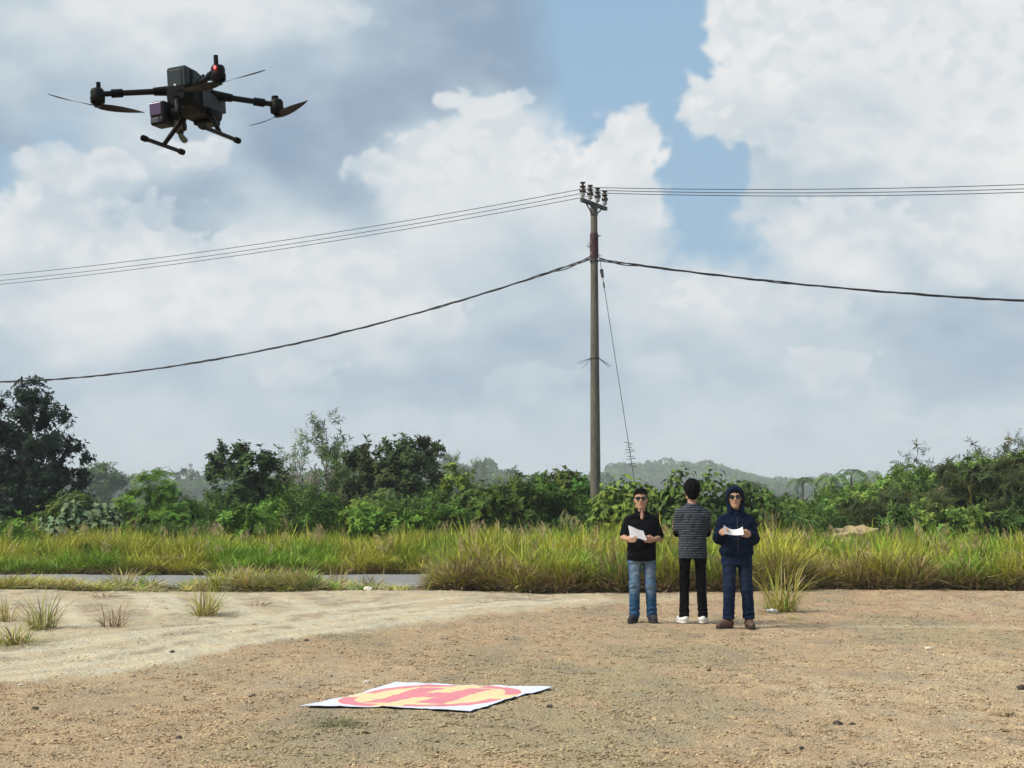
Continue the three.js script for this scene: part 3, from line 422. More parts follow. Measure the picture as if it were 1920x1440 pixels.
// ---------------------------------------------------------------- grass
function tuft(n, h, spread, wid, lean) { const L = new Leaves(); for (let i = 0; i < n; i++) { const a = rr(0, 6.28), r = spread * Math.sqrt(rnd()); L.blade(V(Math.cos(a) * r, 0, Math.sin(a) * r), rr(0, 6.28), h * rr(0.6, 1.1), lean * rr(0.2, 1.2), wid * rr(0.7, 1.3), 3, rr(1.6, 3)); } return L.geo(); }
const tall = [0, 1, 2, 3].map(() => tuft(13, 1, 0.13, 0.03, 0.5)), dry = [0, 1, 2].map(() => { const L = new Leaves(); for (let i = 0; i < 18; i++) { const a = rr(0, 6.28), r = 0.14 * Math.sqrt(rnd()); L.blade(V(Math.cos(a) * r, 0, Math.sin(a) * r), rr(0, 6.28), rr(0.35, 0.9), rr(0.2, 0.75), 0.027 * rr(0.7, 1.3), 4, rr(1.2, 2.2)); } return L.geo(); });
const seed = [0, 1].map(() => { const L = new Leaves(); for (let i = 0; i < 5; i++) { const a = rr(0, 6.28), e = V(rr(-0.12, 0.12), rr(0.95, 1.15), rr(-0.12, 0.12)); L.stick(V(0, 0, 0), e, 0.008); for (let j = 0; j < 5; j++) L.leaf(e.clone().add(V(0, -0.05 * j, 0)), V(Math.cos(a + j), 1.4, Math.sin(a + j)).normalize(), V(0, 0, 1), 0.12, 0.02); } return L.geo(); });
const grassMat = new THREE.MeshPhysicalMaterial({ color: rgb(1, 1, 1), roughness: 0.75, side: THREE.DoubleSide, transmission: 0.28, thickness: 0, specularIntensity: 0.5 });
{
  const green = [], brown = [], heads = [], M = new THREE.Matrix4(), q = new THREE.Quaternion(), E = new THREE.Euler();
  const add = (list, x, z, h, c, tilt = 0.12) => { list.push([M.compose(V(x, groundH(x, z) - 0.02, z), q.setFromEuler(E.set(rr(-tilt, tilt), rr(0, 6.28), rr(-tilt, tilt))), V(mix(0.7, 1, h), h, mix(0.7, 1, h))).clone(), c]); };
  const shade = (x, d) => { const p = fbm2(x * 0.32 + 7, d * 0.32, 3), t = rr(0.55, 1.25); const g = sstep(-0.2, 0.45, p + rr(-0.15, 0.15)); return rgb(mix(0.43, 0.22, g) * t * rr(0.9, 1.1), mix(0.42, 0.37, g) * t, mix(0.05, 0.03, g) * t); };
  const straw = () => { const t = rr(0.55, 1.2); return rnd() < 0.5 ? rgb(0.42 * t, 0.33 * t, 0.15 * t) : rgb(0.27 * t, 0.19 * t, 0.085 * t); };
  // right-hand stand, before the lane
  for (let i = 0; i < 9000; i++) {
    const x = rr(-1.4, 15), e = lotEdge(x), d = e - 0.1 + 8.5 * Math.pow(rnd(), 1.6); const left = sstep(-1.4, -0.5, x + 0.12 * (d - e));
    if (rnd() > left + 0.15) continue;
    const edge = sstep(0, 1.1, d - e), hm = (0.5 + 0.3 * edge + 0.16 * n2(x * 0.45, d * 0.3) + 0.24 * n2(x * 1.7, d * 1.7 + 5) + 0.12 * n2(x * 4, d * 4)) * mix(0.5, 1, left) * (x > 6 ? 0.95 : 1);
    add(green, x, -d, hm * rr(0.75, 1.15), shade(x, d)); if (rnd() < 0.55) add(brown, x + rr(-0.1, 0.1), -d + 0.06, hm * rr(0.55, 0.95), straw()); if (rnd() < 0.025) add(heads, x, -d, hm * rr(0.9, 1.1), rgb(0.4, 0.31, 0.16));
  }
  for (let i = 0; i < 2600; i++) { const x = rr(-1.25, 12), d = lotEdge(x) + rr(-0.12, 0.6); add(brown, x, -d, rr(0.3, 0.85) * (0.75 + 0.4 * n2(x * 0.9, 2)), straw(), 0.3); if (rnd() < 0.35) add(green, x, -d, rr(0.2, 0.5), shade(x, d), 0.3); }
  // far verge of the lane, left
  for (let i = 0; i < 9500; i++) {
    const d = 27.4 + 8 * Math.pow(rnd(), 1.3), x = rr(-0.42 * d - 1, 2), e = d - 27.4, hm = 0.36 + 0.32 * sstep(0, 1.6, e) + 0.15 * n2(x * 0.4, d * 0.4) + 0.16 * n2(x * 1.6, d * 1.6);
    add(green, x, -d, hm * rr(0.75, 1.2), shade(x, d)); if (rnd() < 0.6 - 0.05 * e) add(brown, x, -d + 0.05, hm * rr(0.4, 0.9), straw()); if (rnd() < 0.012) add(heads, x, -d, hm * 1.15, rgb(0.42, 0.34, 0.18));
  }
  // near verge of the lane, left: short dry grass
  for (let i = 0; i < 2600; i++) {
    const x = rr(-11, -1.6), d = 22.5 + 1.35 * rnd(), p = fbm2(x * 0.7, d * 0.5, 3); if (p < -0.06 && rnd() < 0.85) continue; if (((x > -6.9 && x < -5.1) || (x > -2.9 && x < -1.4)) && rnd() < 0.8) continue;
    const h = (0.07 + 0.14 * sstep(-0.1, 0.4, p)) * rr(0.6, 1.4) * (x > -5 && x < -2.9 ? 1.9 : 1);
    add(rnd() < 0.62 ? brown : green, x, -d, h, rnd() < 0.6 ? rgb(0.46 * rr(0.7, 1.2), 0.38, 0.19) : shade(x, d), 0.3);
  }
  const g = new THREE.Group(); g.userData.kind = 'stuff';
  copies(g, 'green_blades', tall, grassMat, green); copies(g, 'dry_blades', dry, grassMat, brown); copies(g, 'seed_heads', seed, grassMat, heads);
  put(g, 'tall_grass', 'tall yellow-green grass along the lane and behind the lot', 'grass');
  console.log('grass', green.length, brown.length);
}
// single clumps on the lot; each blade has its own colour
function clumpOf(label, px, py, o) {
  const c = gp(px, py), d = -c.z, k = d / F, h = o.h * k, w = (o.w ?? o.h) * k, root = new THREE.Group(); root.position.set(c.x, groundH(c.x, c.z), c.z);
  const kinds = o.cols.map((col) => [col, new Leaves()]);
  for (let i = 0; i < o.n; i++) { const L = kinds[Math.floor(Math.pow(rnd(), 1.2) * kinds.length)][1], a = rr(0, 6.28), r = w * 0.26 * Math.sqrt(rnd()), low = rnd() < 0.4, s = low ? rr(0.12, 0.4) : rr(0.35, 1.15); L.blade(V(Math.cos(a) * r, -0.01, Math.sin(a) * r), a + rr(-0.9, 0.9), h * s * (1.1 - 0.3 * rnd()), w * rr(0.08, 0.85) * (low ? 0.8 : 1) * (o.flop ?? 1), (o.bw ?? 0.011) * rr(0.7, 1.4), 4, rr(1.3, 2.4)); }
  for (const [col, L] of kinds) if (L.p.length) part(root, col[0] > col[1] * 1.12 ? 'dry_blades' : 'green_blades', L.geo(), new THREE.MeshPhysicalMaterial({ color: rgb(...col), roughness: 0.75, side: THREE.DoubleSide, transmission: 0.25, thickness: 0, specularIntensity: 0.5 }));
  return put(root, o.name ?? 'grass_clump', label, o.cat ?? 'grass clump', o.group);
}
const GY = [0.42, 0.4, 0.07], GG = [0.22, 0.32, 0.055], ST = [0.5, 0.4, 0.2], BR = [0.26, 0.18, 0.11];
clumpOf('leafy grass clump growing by the hooded man and a white bottle', 1465, 1148, { h: 92, w: 92, n: 210, cols: [GY, GY, GG, ST, BR], flop: 1.35, bw: 0.014 });
clumpOf('tiny bright grass tuft beside the clump with the bottle', 1490, 1160, { h: 18, w: 34, n: 26, cols: [GY, GG], flop: 1.5 });
clumpOf('bushy green-tipped grass clump standing alone on the pale sand', 383, 1151, { h: 62, w: 88, n: 170, cols: [GY, GG, ST, BR], flop: 1.1 });
clumpOf('tall spiky grass clump on the sand beside the low spreading clump', 78, 1178, { h: 74, w: 96, n: 170, cols: [GY, GG, ST, BR] });
clumpOf('low spreading grass clump on the sand next to the tall spiky one', 28, 1206, { h: 44, w: 110, n: 190, cols: [GY, ST, GG, BR], flop: 1.3 });
clumpOf('thin grass clump behind the low spreading clump', 12, 1166, { h: 50, w: 60, n: 80, cols: [ST, GY, BR] });
clumpOf('dry twiggy weed with bare brown stems on the sand', 212, 1171, { h: 52, w: 84, n: 90, cols: [BR, ST, BR], bw: 0.008, flop: 1.2, name: 'dry_weed', cat: 'weed' });
clumpOf('small dry weed at the edge of the sand near the road', 193, 1120, { h: 20, w: 60, n: 60, cols: [BR, ST], flop: 1.4, name: 'dry_weed', cat: 'weed' });
clumpOf('flat dark dry weed sprawling on the sand behind the lone clump', 482, 1132, { h: 18, w: 84, n: 80, cols: [BR, BR, ST], flop: 1.6, name: 'dry_weed', cat: 'weed' });
clumpOf('round straw-coloured grass clump on the road verge', 232, 1098, { h: 44, w: 70, n: 190, cols: [ST, GY, ST] });
clumpOf('bright green grass clump on the road verge', 494, 1100, { h: 46, w: 62, n: 220, cols: [GG, GY, GG, ST] });
clumpOf('yellow-green grass clump on the road verge beside the bright green one', 562, 1104, { h: 46, w: 66, n: 220, cols: [GY, GG, ST] });
clumpOf('tall straw grass clump on the road verge beside the yellow-green one', 632, 1100, { h: 50, w: 60, n: 150, cols: [ST, BR, GY], flop: 0.8 });
clumpOf('small yellow grass clump standing before the grey asphalt', 694, 1098, { h: 32, w: 44, n: 110, cols: [GY, ST, BR] });
clumpOf('flat straw and green verge clump behind the lone sand clump', 400, 1100, { h: 30, w: 110, n: 200, cols: [ST, GY, ST] });
clumpOf('short green weed patch on the gravel just before the landing mat', 628, 1362, { h: 17, w: 80, n: 260, cols: [[0.1, 0.12, 0.035], [0.16, 0.17, 0.06]], bw: 0.006, flop: 1.5, name: 'weed_patch', cat: 'weed' });
clumpOf('small brown-green weed tuft alone on the gravel', 1888, 1340, { h: 16, w: 40, n: 70, cols: [[0.14, 0.13, 0.05], BR], bw: 0.006, flop: 1.4, name: 'weed_patch', cat: 'weed' });
clumpOf('dark dry tuft on bare gravel far from any grass', 1613, 1432, { h: 16, w: 36, n: 60, cols: [[0.1, 0.06, 0.035]], bw: 0.006, flop: 1.2, name: 'weed_patch', cat: 'weed' });
clumpOf('wispy dry tuft at the feet of the hooded man', 1388, 1188, { h: 12, w: 40, n: 60, cols: [ST, [0.2, 0.17, 0.07]], bw: 0.006, flop: 1.5, name: 'weed_patch', cat: 'weed' });
clumpOf('thin straight seed stalks beside the grey asphalt', 716, 1098, { h: 42, w: 50, n: 14, cols: [ST], bw: 0.007, flop: 0.35, name: 'seed_stalks', cat: 'grass stalks' });
console.log('clumps');
// ---------------------------------------------------------------- landing mat: printed cloth lying on the gravel
function landingMat() {
  const c = matC;
  const S = 1024, cv = document.createElement('canvas'); cv.width = cv.height = S; const g = cv.getContext('2d');
  g.fillStyle = '#c2c7da'; g.fillRect(0, 0, S, S);
  g.fillStyle = '#cbbb90'; g.beginPath(); g.arc(S / 2, S / 2, S * 0.492, 0, 7); g.fill();
  g.strokeStyle = '#c27681'; g.lineWidth = S * 0.085; const gapA = 0.19;
  for (let k = 0; k < 4; k++) { g.beginPath(); g.arc(S / 2, S / 2, S * 0.445, k * Math.PI / 2 + gapA, (k + 1) * Math.PI / 2 - gapA); g.stroke(); }
  g.fillStyle = '#c27681'; g.fillRect(S * 0.265, S * 0.19, S * 0.16, S * 0.62); g.fillRect(S * 0.575, S * 0.19, S * 0.16, S * 0.62); g.fillRect(S * 0.265, S * 0.425, S * 0.47, S * 0.15);
  const im = g.getImageData(0, 0, S, S), d = im.data, r = mulberry(5);
  for (let i = 0; i < S * S; i++) { const x = i % S, y = (i / S) | 0, k = 1 + 0.05 * (r() - 0.5) + 0.05 * fbm2(x / 90, y / 90, 3); for (let q = 0; q < 3; q++) d[i * 4 + q] *= k; }   // weave and dust
  g.putImageData(im, 0, 0);
  const t = new THREE.CanvasTexture(cv); t.colorSpace = THREE.SRGBColorSpace; t.magFilter = THREE.LinearFilter;
  const N = 96, pos = [], uv = [], idx = [], under = [];
  const cen = c.reduce((s, p) => s.add(p), V(0, 0, 0)).multiplyScalar(0.25);
  for (let side = 0; side < 2; side++) for (let j = 0; j <= N; j++) for (let i = 0; i <= N; i++) {
    const u = i / N, v = j / N, p = c[0].clone().lerp(c[1], u).lerp(c[3].clone().lerp(c[2], u), v), edge = Math.min(u, v, 1 - u, 1 - v);
    p.x += 0.006 * n2(v * 5, 1 + u) * (edge < 0.02 ? 1 : 0.2); p.z += 0.008 * n2(u * 5, 4 + v) * (edge < 0.02 ? 1 : 0.2);
    p.y = groundH(p.x, p.z) + 0.014 + 0.005 * (Math.exp(-(((u - 0.5) / 0.015) ** 2)) + Math.exp(-(((v - 0.5) / 0.015) ** 2)) + 0.6 * Math.exp(-(((u - 0.25) / 0.015) ** 2)) + 0.6 * Math.exp(-(((u - 0.75) / 0.015) ** 2))) + 0.005 * fbm2(u * 3, v * 3 + 2, 3) + 0.004 * Math.abs(n2(u * 1.5 + v * 5, v * 1.5 - u)) + 0.005 * sstep(0.06, 0, edge) * n2(u * 5 + 3, v * 5) - side * 0.0035;
    p.sub(cen); pos.push(p.x, p.y, p.z); uv.push(u, v);
  }
  const K = (N + 1) * (N + 1), q = (l, a, b, e, f) => l.push(a, b, e, b, f, e);
  for (let j = 0; j < N; j++) for (let i = 0; i < N; i++) { const a = j * (N + 1) + i; q(idx, a, a + 1, a + N + 1, a + N + 2); q(under, K + a + 1, K + a, K + a + N + 2, K + a + N + 1); }
  for (let i = 0; i < N; i++) { const b = N * (N + 1); q(under, i, i + 1, K + i, K + i + 1); q(under, b + i, b + i + 1, K + b + i, K + b + i + 1); const l = i * (N + 1), e = l + N; q(under, l, l + N + 1, K + l, K + l + N + 1); q(under, e, e + N + 1, K + e, K + e + N + 1); }
  const G = (ix) => { const g2 = new THREE.BufferGeometry(); g2.setAttribute('position', new THREE.Float32BufferAttribute(pos, 3)); g2.setAttribute('uv', new THREE.Float32BufferAttribute(uv, 2)); g2.setIndex(ix); g2.computeVertexNormals(); return g2; };
  const root = new THREE.Group(); root.position.copy(cen);
  part(root, 'printed_top', G(idx), new THREE.MeshStandardMaterial({ map: t, roughness: 0.75, side: THREE.DoubleSide }));
  part(root, 'backing', G(under), mat(0.03, 0.022, 0.04, 0.8), 'dark backing that shows along the edges');
  put(root, 'landing_mat', 'square white drone landing mat with red ring and letter H on yellow disc', 'landing mat');
}
landingMat();

// ---------------------------------------------------------------- utility pole, lines, stay wire
const POLE = V((1116 - 960) / F * 35, 0, -35); POLE.y = groundH(POLE.x, POLE.z);
const concrete = (() => { const N = 512, nz = tileNoise(N, 77); const t = speckle(N, () => { const d = new Uint8Array(N * N * 4); for (let y = 0; y < N; y++) for (let x = 0; x < N; x++) { const s = nz(x, y * 0.25, 64), b = nz(x, y, 16), f = nz(x, y, 256), run = Math.pow(nz(x, y * 0.12, 32), 2), v = 0.72 + 0.3 * (s - 0.5) + 0.25 * (b - 0.5) + 0.2 * (f - 0.5) - 0.3 * run, o = (y * N + x) * 4; d[o] = 255 * clamp(v); d[o + 1] = 255 * clamp(v * 0.98); d[o + 2] = 255 * clamp(v * 0.92); d[o + 3] = 255; } return d; }); t.repeat.set(1, 4); return new THREE.MeshStandardMaterial({ color: rgb(0.165, 0.155, 0.13), map: t, bumpMap: t, bumpScale: 0.004, roughness: 0.92 }); })();
const darkMetal = mat(0.035, 0.037, 0.04, 0.55, { metalness: 0.4 }), rust = mat(0.08, 0.045, 0.03, 0.8), porcelain = mat(0.03, 0.022, 0.02, 0.25), paleCap = mat(0.28, 0.28, 0.27, 0.5), wireMat = mat(0.04, 0.042, 0.045, 0.6), cableMat = mat(0.015, 0.015, 0.017, 0.65);
const py35 = (py) => at(1116, py, 35).y - POLE.y;                      // height on the pole seen at a photo row
const insulators = [];
{
  const root = new THREE.Group(); root.position.copy(POLE); const top = py35(386);
  part(root, 'shaft', new THREE.CylinderGeometry(0.088, 0.152, top + 0.4, 28, 12).translate(0, top / 2 - 0.2, 0), concrete);
  part(root, 'pole_cap', new THREE.CylinderGeometry(0.105, 0.098, 0.34, 20).translate(0, top - 0.1, 0), mat(0.06, 0.06, 0.06, 0.7));
  const arm = V(0.54, 0, -0.84).normalize(), armY = top + 0.04;      // cross-arm, its far end to the right
  const g = new RoundedBoxGeometry(1.34, 0.1, 0.09, 2, 0.01); g.applyQuaternion(new THREE.Quaternion().setFromUnitVectors(V(1, 0, 0), arm)); g.translate(0, armY, 0);
  part(root, 'crossarm', g, darkMetal);
  for (const s of [-1, 1]) part(root, 'brace', rod(V(0, top - 0.3, 0), V(arm.x * 0.5 * s, armY, arm.z * 0.5 * s), 0.018), darkMetal);
  const prof = [[0.0, 0], [0.012, 0], [0.012, 0.06], [0.055, 0.06], [0.06, 0.15], [0.088, 0.17], [0.092, 0.22], [0.06, 0.26], [0.045, 0.28], [0.085, 0.30], [0.075, 0.33], [0.035, 0.35], [0.03, 0.39], [0.07, 0.40], [0.072, 0.43], [0.02, 0.44], [0, 0.44]].map(([a, b]) => new THREE.Vector2(a, b));
  [[1092, 374], [1104, 370], [1120, 382], [1135, 392]].forEach(([px, py], i) => {
    const t = [-0.6, -0.2, 0.2, 0.6][i], p = V(arm.x * t, armY + 0.05, arm.z * t);
    const o = part(root, 'insulator', new THREE.LatheGeometry(prof, 18).translate(p.x, p.y, p.z), porcelain);
    part(o, 'pale_collar', new THREE.CylinderGeometry(0.062, 0.058, 0.085, 18).translate(p.x, p.y + 0.105, p.z), paleCap);
    insulators.push(V(p.x, p.y + 0.37, p.z).add(POLE));
  });
  const y0 = py35(484), y1 = py35(438), rad = (y) => 0.152 - 0.064 * (y / top);
  part(root, 'red_guard', new THREE.CylinderGeometry(rad(y1) + 0.018, rad(y0) + 0.018, y1 - y0, 24).translate(0, (y0 + y1) / 2, 0), mat(0.04, 0.006, 0.007, 0.7), 'dark red sleeve studded with short spikes');
  const sp = []; for (let i = 0; i < 26; i++) { const a = i * 2.4, y = mix(y0 + 0.05, y1 - 0.05, (i * 0.618) % 1), r = rad(y) + 0.015; sp.push(rod(V(Math.cos(a) * r, y, Math.sin(a) * r), V(Math.cos(a) * (r + 0.1), y + 0.02, Math.sin(a) * (r + 0.1)), 0.007, 0.002, 5)); }
  sp.forEach((s) => part(root, 'spike', s, darkMetal));
  for (let i = 0; i < 2; i++) part(root, 'white_mark', new RoundedBoxGeometry(0.035, 0.09, 0.012, 1, 0.003).translate(-0.075, y0 + 0.12 + 0.29 * i, rad(y0) - 0.025), mat(0.5, 0.48, 0.45, 0.7));
  part(root, 'cable_band', new THREE.CylinderGeometry(rad(y0) + 0.02, rad(y0) + 0.02, 0.06, 24).translate(0, y0 - 0.08, 0), darkMetal);
  const yc = py35(672); part(root, 'barb_band', new THREE.CylinderGeometry(rad(yc) + 0.012, rad(yc) + 0.012, 0.035, 24).translate(0, yc, 0), darkMetal);
  for (const [a, l, dy] of [[3.0, 0.36, -0.12], [3.3, 0.3, -0.16], [2.6, 0.3, -0.3], [0.1, 0.34, -0.22], [-0.3, 0.3, -0.2], [0.5, 0.3, -0.26]]) part(root, 'barb', rod(V(Math.cos(a) * rad(yc), yc, Math.sin(a) * rad(yc)), V(Math.cos(a) * (rad(yc) + l), yc + dy, Math.sin(a) * (rad(yc) + l)), 0.008, 0.004, 5), rust);
  put(root, 'utility_pole', 'weathered concrete utility pole with dark cross-arm, four insulators and red guard', 'utility pole');
}
function span(a, b, sag, n = 60) { const l = []; for (let i = 0; i <= n; i++) { const t = i / n, p = a.clone().lerp(b, t); p.y -= sag * 4 * t * (1 - t); l.push(p); } return l; }
function wire(name, label, category, group, pts, r, m) { const o = new THREE.Mesh(new THREE.TubeGeometry(new THREE.CatmullRomCurve3(pts.map((p) => p.clone().sub(pts[0]))), pts.length * 2, r, 6), m); o.position.copy(pts[0]); return put(o, name, label, category, group); }
// bare conductors: left span recedes, right span runs along the lane; each passes through a point seen at the frame's edge
const through = (a, e, far, sag) => { const b = a.clone().lerp(e, far); const t = 1 / far; b.y = a.y + (e.y - a.y + sag * 4 * t * (1 - t)) / t; return span(a, b, sag); };
[[1, 516], [2, 526], [3, 533]].forEach(([k, py]) => wire('power_line', 'thin bare power line running from the pole away over the big dark tree', 'power line', 'bare power lines over the trees', through(insulators[k], at(0, py, 45.5 + k * 0.4), 2.2, 1.1), 0.0095, wireMat));
[[1, 346], [2, 354], [3, 360.5]].forEach(([k, py]) => wire('power_line', 'thin bare power line running level from the pole over the wooded rise', 'power line', 'bare power lines over the rise', through(insulators[k], at(1920, py, 33.5), 2.4, 0.5), 0.0095, wireMat));
function bundle(label, pts) {                                        // four insulated cores twisted together
  const curve = new THREE.CatmullRomCurve3(pts.map((p) => p.clone().sub(pts[0]))), len = curve.getLength(), root = new THREE.Group(); root.position.copy(pts[0]);
  for (let s = 0; s < 3; s++) { const l = [], n = 220; for (let i = 0; i <= n; i++) { const t = i / n, p = curve.getPointAt(t), a = s * 2.094 + t * len * 3.2, r = 0.016 + 0.045 * sstep(0.05, 0.0, t) * (s === 1 ? 1 : 0.3); p.y += Math.sin(a) * r + 0.012 * n2(t * len * 0.7, s); p.z += Math.cos(a) * r; l.push(p); } part(root, 'core', new THREE.TubeGeometry(new THREE.CatmullRomCurve3(l), 440, 0.0155, 6), cableMat); }
  return put(root, 'aerial_cable', label, 'cable');
}
const cableAt = V(POLE.x, POLE.y + py35(486), POLE.z);
bundle('thick black twisted cable sagging from the pole towards the big dark tree', through(cableAt.clone().add(V(-0.12, 0, 0.08)), at(0, 716, 46), 1.9, 2.6));
bundle('thick black twisted cable running from the pole over the wooded rise', through(cableAt.clone().add(V(0.12, -0.03, 0.08)), at(1920, 564, 34), 2.6, 0.9));
{
  const a = cableAt.clone().add(V(0.14, 0.02, 0.06)), b = at(1191, 912, 33); b.copy(a.clone().lerp(b, 1)); const root = new THREE.Group(); root.position.copy(a); const dir = b.clone().sub(a), end = dir.clone().multiplyScalar((groundH(b.x, b.z) - a.y) / dir.y);
  part(root, 'strand', rod(V(0, 0, 0), end, 0.009, 0.009, 6), wireMat);
  const u = dir.clone().normalize(), st = dir.clone().multiplyScalar(0.055); part(root, 'strain_insulator', rod(st, st.clone().addScaledVector(u, 0.22), 0.05, 0.038, 10), porcelain);
  for (const f of [0.115, 0.125]) part(root, 'clamp', rod(dir.clone().multiplyScalar(f), dir.clone().multiplyScalar(f + 0.012), 0.022, 0.022, 8), darkMetal);
  for (let i = 0; i < 11; i++) { const p = dir.clone().multiplyScalar(0.82 + 0.0095 * i), e = V(Math.cos(i * 2.2) , rr(-0.35, 0.35), Math.sin(i * 2.2)).setLength(rr(0.09, 0.15)); part(root, 'barb', rod(p.clone().sub(e), p.clone().add(e), 0.009, 0.006, 5), darkMetal); }
  put(root, 'stay_wire', 'slanting stay wire with a tuft of barbs beside the pole', 'stay wire');
}
console.log('pole');

// ---------------------------------------------------------------- the drone
{
  const dull = (r, g, b, k, s) => new THREE.MeshPhysicalMaterial({ color: rgb(r, g, b), roughness: k, specularIntensity: s, side: THREE.DoubleSide }), hull = dull(0.0035, 0.0045, 0.005, 0.55, 0.2), hullTop = dull(0.02, 0.028, 0.033, 0.45, 0.4), black = dull(0.005, 0.0055, 0.006, 0.5, 0.25), carbon = dull(0.006, 0.006, 0.007, 0.45, 0.3), rubber = dull(0.005, 0.005, 0.005, 0.8, 0.2);
  const D = new THREE.Group(); D.position.set(-1.587, 3.4897, -6.5175); D.quaternion.setFromRotationMatrix(new THREE.Matrix4().makeRotationY(-0.3425).multiply(new THREE.Matrix4().makeRotationX(0.0401)).multiply(new THREE.Matrix4().makeRotationZ(0.0586)));
  // hull: lofted rings of rounded rectangles, nose at +z
  const ring = (z, x0, y0, y1, c) => { const l = [], n = 5; for (const [sx, sy, a0] of [[1, 1, 0], [-1, 1, 1], [-1, -1, 2], [1, -1, 3]]) for (let i = 0; i <= n; i++) { const a = (a0 + i / n) * Math.PI / 2, cx = sx * (x0 - c), cy = sy > 0 ? y1 - c : y0 + c; l.push(V(cx + Math.cos(a) * c, cy + Math.sin(a) * c, z)); } return l; };
  const loft = (rings) => { const pos = [], idx = [], n = rings[0].length; rings.forEach((r) => r.forEach((p) => pos.push(p.x, p.y, p.z))); for (let j = 0; j + 1 < rings.length; j++) for (let i = 0; i < n; i++) { const a = j * n + i, b = j * n + (i + 1) % n; idx.push(a, b, a + n, b, b + n, a + n); } for (const [j, s] of [[0, 1], [rings.length - 1, -1]]) for (let i = 1; i + 1 < n; i++) s > 0 ? idx.push(j * n, j * n + i + 1, j * n + i) : idx.push(j * n, j * n + i, j * n + i + 1); const g = new THREE.BufferGeometry(); g.setAttribute('position', new THREE.Float32BufferAttribute(pos, 3)); g.setIndex(idx); const h = g.toNonIndexed(); h.computeVertexNormals(); return h; };
  part(D, 'hull', loft([ring(0.16, 0.05, 0.0, 0.07, 0.02), ring(0.12, 0.075, -0.025, 0.085, 0.025), ring(0.03, 0.08, -0.045, 0.09, 0.025), ring(-0.08, 0.075, -0.05, 0.085, 0.025), ring(-0.16, 0.06, -0.045, 0.07, 0.02), ring(-0.19, 0.045, -0.02, 0.055, 0.02)]), hull);
  const top = part(D, 'battery_housing', loft([ring(0.148, 0.048, 0.052, 0.162, 0.012), ring(0.14, 0.056, 0.048, 0.17, 0.014), ring(0.05, 0.06, 0.048, 0.166, 0.016), ring(-0.04, 0.06, 0.048, 0.14, 0.016), ring(-0.12, 0.052, 0.05, 0.11, 0.014)]), hullTop, 'grey box-shaped upper body with sloping back');
  part(top, 'side_slot', new RoundedBoxGeometry(0.006, 0.085, 0.02, 1, 0.002).translate(0.0605, 0.11, 0.1), black); part(top, 'side_slot', new RoundedBoxGeometry(0.006, 0.07, 0.01, 1, 0.002).translate(0.0615, 0.105, 0.02), black);
  part(top, 'front_panel', new RoundedBoxGeometry(0.07, 0.09, 0.006, 2, 0.003).translate(-0.004, 0.108, 0.1485), dull(0.028, 0.038, 0.044, 0.4, 0.4)); part(top, 'emblem', new THREE.CylinderGeometry(0.006, 0.006, 0.003, 14).rotateX(Math.PI / 2).translate(-0.006, 0.075, 0.1525), mat(0.7, 0.72, 0.74, 0.4), 'small round white emblem');
  part(top, 'antenna_stub', new THREE.CylinderGeometry(0.009, 0.01, 0.03, 10).translate(0.03, 0.158, -0.05), black);
  part(D, 'side_panel', loft([ring(0.05, 0.012, -0.03, 0.05, 0.005), ring(-0.16, 0.012, -0.02, 0.05, 0.005)]).translate(0.072, 0.012, 0), hullTop);
  part(D, 'battery_block', new RoundedBoxGeometry(0.105, 0.08, 0.1, 3, 0.012).translate(0, -0.03, -0.11), black);
  // arms, motors, propellers
  const motors = [[-0.338, 0.316, 1.92], [0.338, 0.316, 0.1], [0.291, -0.316, 0.46], [-0.291, -0.316, 4.2]];
  motors.forEach(([mx, mz, th], i) => {
    const r0 = V(Math.sign(mx) * 0.075, 0.07, Math.sign(mz) * 0.1), e = V(mx, 0.042, mz), u = e.clone().sub(r0).normalize(), arm = part(D, 'arm', rod(r0, e.clone().addScaledVector(u, -0.02), 0.0155, 0.0135, 14), carbon);
    part(arm, 'arm_joint', rod(r0.clone().addScaledVector(u, -0.03), r0.clone().addScaledVector(u, 0.075), 0.027, 0.02, 12), hull);
    part(arm, 'arm_sleeve', rod(e.clone().addScaledVector(u, -0.12), e.clone().addScaledVector(u, -0.065), 0.021, 0.021, 12), hull);
    const mo = part(D, 'motor', new THREE.LatheGeometry([[0, -0.014], [0.02, -0.014], [0.034, -0.006], [0.036, 0.02], [0.033, 0.024], [0.033, 0.05], [0.027, 0.062], [0, 0.064]].map(([a, b]) => new THREE.Vector2(a, b)), 24).translate(mx, 0.006, mz), black);
    part(mo, 'antenna', rod(V(mx - 0.008 * Math.sign(mx), 0.06, mz), V(mx - 0.008 * Math.sign(mx), [0.1, 0.12, 0.088, 0.1][i], mz), i === 2 ? 0.019 : 0.0115, i === 2 ? 0.018 : 0.0105, 12), black);
    const pr = part(D, 'propeller', new THREE.CylinderGeometry(0.016, 0.018, 0.014, 16).translate(mx, -0.014, mz), black);
    for (const s of [0, 1]) {                                        // a twisted, tapering blade
      const a = th + s * Math.PI + (s && i === 2 ? 0.0 : 0), pos = [], idx = [], n = 16;
      for (let j = 0; j <= n; j++) { const t = j / n, r = 0.012 + 0.2545 * t, ch = (0.012 + 0.038 * Math.pow(Math.sin(Math.PI * Math.min(1, 0.18 + t * 0.86)), 0.8)) * (t > 0.93 ? 1 - (t - 0.93) * 9 : 1), pit = (i === 0 || i === 2 ? -1 : 1) * mix(0.5, 0.12, t); for (const w of [-0.5, 0.15, 0.5]) { const y = Math.sin(pit) * -w * ch + 0.012 * t * t + (w === 0.15 ? 0.0025 : 0), q = w * ch * Math.cos(pit) + 0.006 * Math.sin(t * 3); pos.push(Math.cos(a) * r - Math.sin(a) * q, y, Math.sin(a) * r + Math.cos(a) * q); } }
